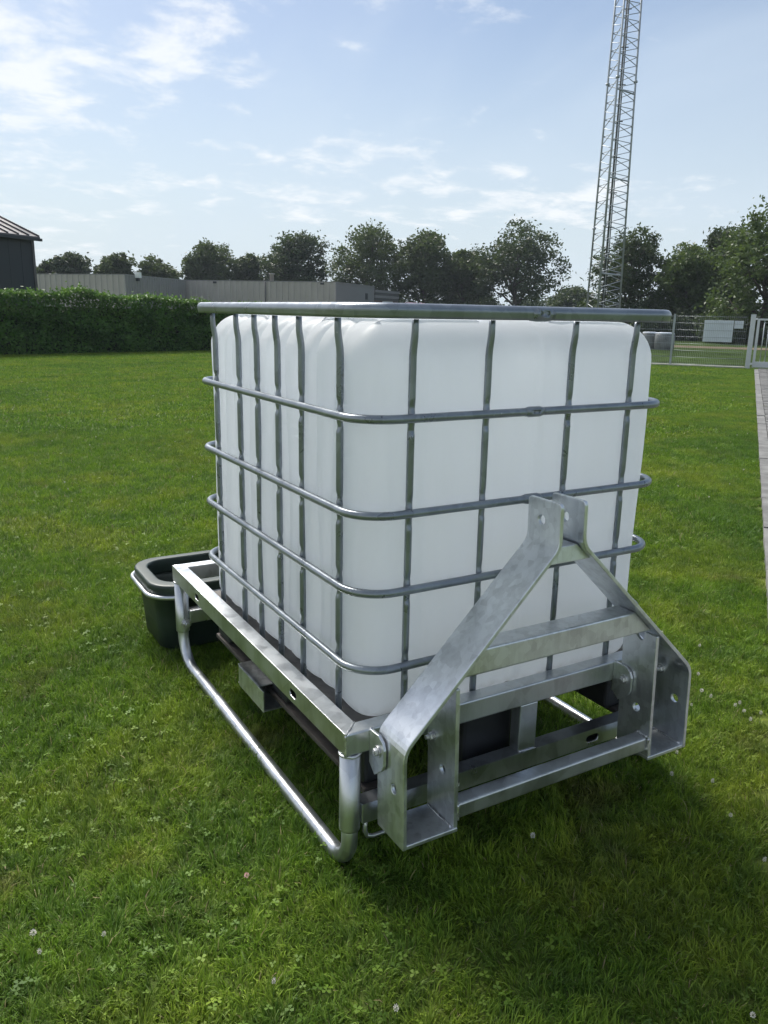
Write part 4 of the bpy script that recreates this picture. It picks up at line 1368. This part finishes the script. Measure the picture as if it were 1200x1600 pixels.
for i, (b_, d_, h_, w_, mt, th_, cb_, lab, kw) in enumerate(TL):
    tree('broadleaf_tree', lab, polar(b_, d_), h_, w_ * (0.98 if b_ < 37 else 1.06), M[mt], 40 + i, th_, cb=cb_, leaf=.15 if d_ > 70 else .115, **kw)
# undergrowth along the far edge of the field
for i, (b_, d_, h_, w_) in enumerate(((33.6, 80, 2.6, 5), (36.9, 80, 2.9, 6), (40.8, 78, 2.4, 5), (44.6, 62, 2.6, 5), (48.6, 56, 2.2, 4.0), (50.9, 55, 2.0, 3.6), (53.0, 52, 2.3, 4.2), (56.6, 50, 2.2, 4))):
    rg = np.random.default_rng(200 + i)
    base = polar(b_, d_)
    labs = ['bush under the airy tree beside the red van', 'bush under the shorter tree left of the round tree', 'bush below the biggest round tree', 'bush beside the mast foot behind the bar fence',
            'bush behind the wrapped bales', 'bush in line with the mesh fence post', 'bush behind the large notice board', 'bush behind the gate bars']
    root = empty('bush', base, 'dark leafy ' + labs[i], 'bush', 'bushes under the trees')
    n = 120
    cs = rg.normal(0, 1, (n, 3)); cs /= np.linalg.norm(cs, axis=1, keepdims=True)
    cs *= rg.uniform(.3, 1, (n, 1)) ** .5
    cs = cs * np.array([w_ / 2, w_ / 3, h_ * .55]) + np.array([0, 0, h_ * .42])
    cs[:, 2] = np.clip(cs[:, 2], .05, h_)
    v, f, l, t = leaf_cloud(rg, cs, .22, 26, .12)
    o = bpy.data.objects.new('foliage', np_mesh('foliage', v, f, l, M['tree_b'], t)); COL.objects.link(o); o.parent = root; o['kind'] = 'stuff'
    st = MB()
    for k in range(5):
        a = k * 1.3
        st.tube([base + Vector((.1 * math.cos(a), .1 * math.sin(a), -.05)), base + Vector((.3 * w_ * math.cos(a), .2 * w_ * math.sin(a), h_ * .7))], [.05, .015], 5)
    st.build('stem', M['bark'], root)
# far wood closing the horizon
rg = np.random.default_rng(77)
n = 2600
bb_ = rg.uniform(-12, 75, n); dd = rg.uniform(170, 190, n)
cs = np.stack([CAMX + dd * np.sin(np.radians(bb_)), CAMY + dd * np.cos(np.radians(bb_)), rg.uniform(.2, 1, n) * (4.2 + 1.4 * np.sin(bb_ * 1.1) + np.sin(bb_ * 2.7))], -1)
v, f, l, t = leaf_cloud(rg, cs, .8, 14, .45)
wood = bpy.data.objects.new('far_woodland', np_mesh('far_woodland', v, f, l, M['tree_b'], t)); COL.objects.link(wood)
tag(wood, 'distant dark woodland closing the horizon', 'woodland', kind='stuff')

# ------------------------------------------------------------------ clover flowers in the lawn
def flower_mesh(mat, pink):
    rr = random.Random(9)
    mb = MB()
    for k in range(26):
        a = k * 2.399; h = 1 - 2 * (k + .5) / 26 * .82
        r = math.sqrt(max(0, 1 - h * h))
        d = Vector((r * math.cos(a), r * math.sin(a), h))
        t_ = d.cross(Vector((0, 0, 1)) if abs(d.z) < .9 else Vector((1, 0, 0))).normalized()
        b0 = d * .0035; tip = d * (.0095 * rr.uniform(.85, 1.1)) + Vector((0, 0, .001)); mid = d * .0072
        n2 = d.cross(t_)
        mb.add([b0, mid + t_ * .0021, tip, mid - t_ * .0021, mid + n2 * .0012], [(0, 1, 4), (1, 2, 4), (2, 3, 4), (3, 0, 4)])
    me = mb.mesh('head'); me.materials.append(mat)
    return me
fm = flower_mesh(M['petal'], False); fm2 = flower_mesh(M['petal2'], True)
sm = MB().tube([(0, 0, 0), (.003, .002, .025), (0, 0, .047)], .0009, 5).mesh('stem'); sm.materials.append(M['stem'])
# x, y on the lawn
FL = [(-.21, -.08)]
def gpos(px, py, z=.045):
    d = fw + rt * ((px - 600) / FPX) - upv * ((py - 800) / FPX)
    k = (z - CAMZ) / d.z
    return (CAMX + d.x * k, CAMY + d.y * k)
spots = [(1037, 987), (1093, 1007), (1093, 1052), (1095, 1077), (1108, 1090), (1082, 1101), (1145, 1104), (1154, 1099), (1163, 1110), (1171, 1123), (1188, 1118), (1057, 1177),
         (1051, 1215), (1113, 1225), (1138, 1272), (833, 1305), (1188, 1342), (52, 1460), (622, 1580), (425, 1540), (1180, 1580), (155, 1462), (65, 1485),
         (150, 683), (139, 695), (180, 655), (193, 687), (273, 690), (20, 640), (285, 580), (245, 650), (1162, 622), (1145, 626), (1168, 678), (1135, 640), (1110, 776), (1160, 735),
         (1153, 680), (1120, 700), (1140, 757), (1090, 700), (1060, 760), (100, 755), (105, 765), (80, 690), (210, 720), (300, 745)]
zones = [('in the lawn right of the hitch', lambda p: p[0] > 800 and 900 < p[1] < 1290), ('in the shaded foreground grass', lambda p: p[1] >= 1290), ('in the right lawn strip towards the gate', lambda p: p[0] > 1000 and p[1] <= 900), ('in the left lawn towards the hedge', lambda p: p[0] < 400 and p[1] <= 900)]
ORD = ['first', 'second', 'third', 'fourth', 'fifth', 'sixth', 'seventh', 'eighth', 'ninth', 'tenth', 'eleventh', 'twelfth', 'thirteenth', 'fourteenth', 'fifteenth', 'sixteenth']
flab = {}
for zn, test in zones:
    mem = sorted([i for i, p in enumerate(spots) if test(p)], key=lambda i: spots[i][0])
    for k, i in enumerate(mem):
        flab[i] = 'white clover flower %s, %s from the left' % (zn, ORD[k])
rr = random.Random(4)
for i, (px, py) in enumerate(spots + [(385, 1363)]):
    x, y = gpos(px, py)
    pink = i == len(spots)
    root = empty('clover_flower', (x, y, 0), 'pinkish clover flower head in the grass left of the skid pipe' if pink else flab[i], 'flower', 'white clover flowers in the lawn')
    sc_ = rr.uniform(.55, .9) * (1.0 if not pink else 1.15)
    root.rotation_euler = (rr.uniform(-.2, .2), rr.uniform(-.2, .2), rr.uniform(0, 6.28))
    root.scale = (sc_, sc_, rr.uniform(.85, 1.1))
    h = bpy.data.objects.new('head', fm2 if pink else fm); COL.objects.link(h); h.parent = root; h.location = (0, 0, .050)
    s_ = bpy.data.objects.new('stem', sm); COL.objects.link(s_); s_.parent = root

# ------------------------------------------------------------------ thin summer haze
hz = bpy.data.materials.new('haze'); hz.use_nodes = True
h_ = NT(hz.node_tree); h_.n.clear()
pv = h_.add('ShaderNodeVolumePrincipled', ins={'Color': (0.80, 0.90, 1.0, 1), 'Density': 0.00045, 'Anisotropy': 0.0})
h_.l.new(pv.outputs[0], h_.add('ShaderNodeOutputMaterial').inputs['Volume'])
hb = MB().box((-245, -245, -1.2), (245, 245, 24)).build('haze', hz)
tag(hb, 'thin pale summer haze over the lawn and trees', 'haze', kind='stuff')
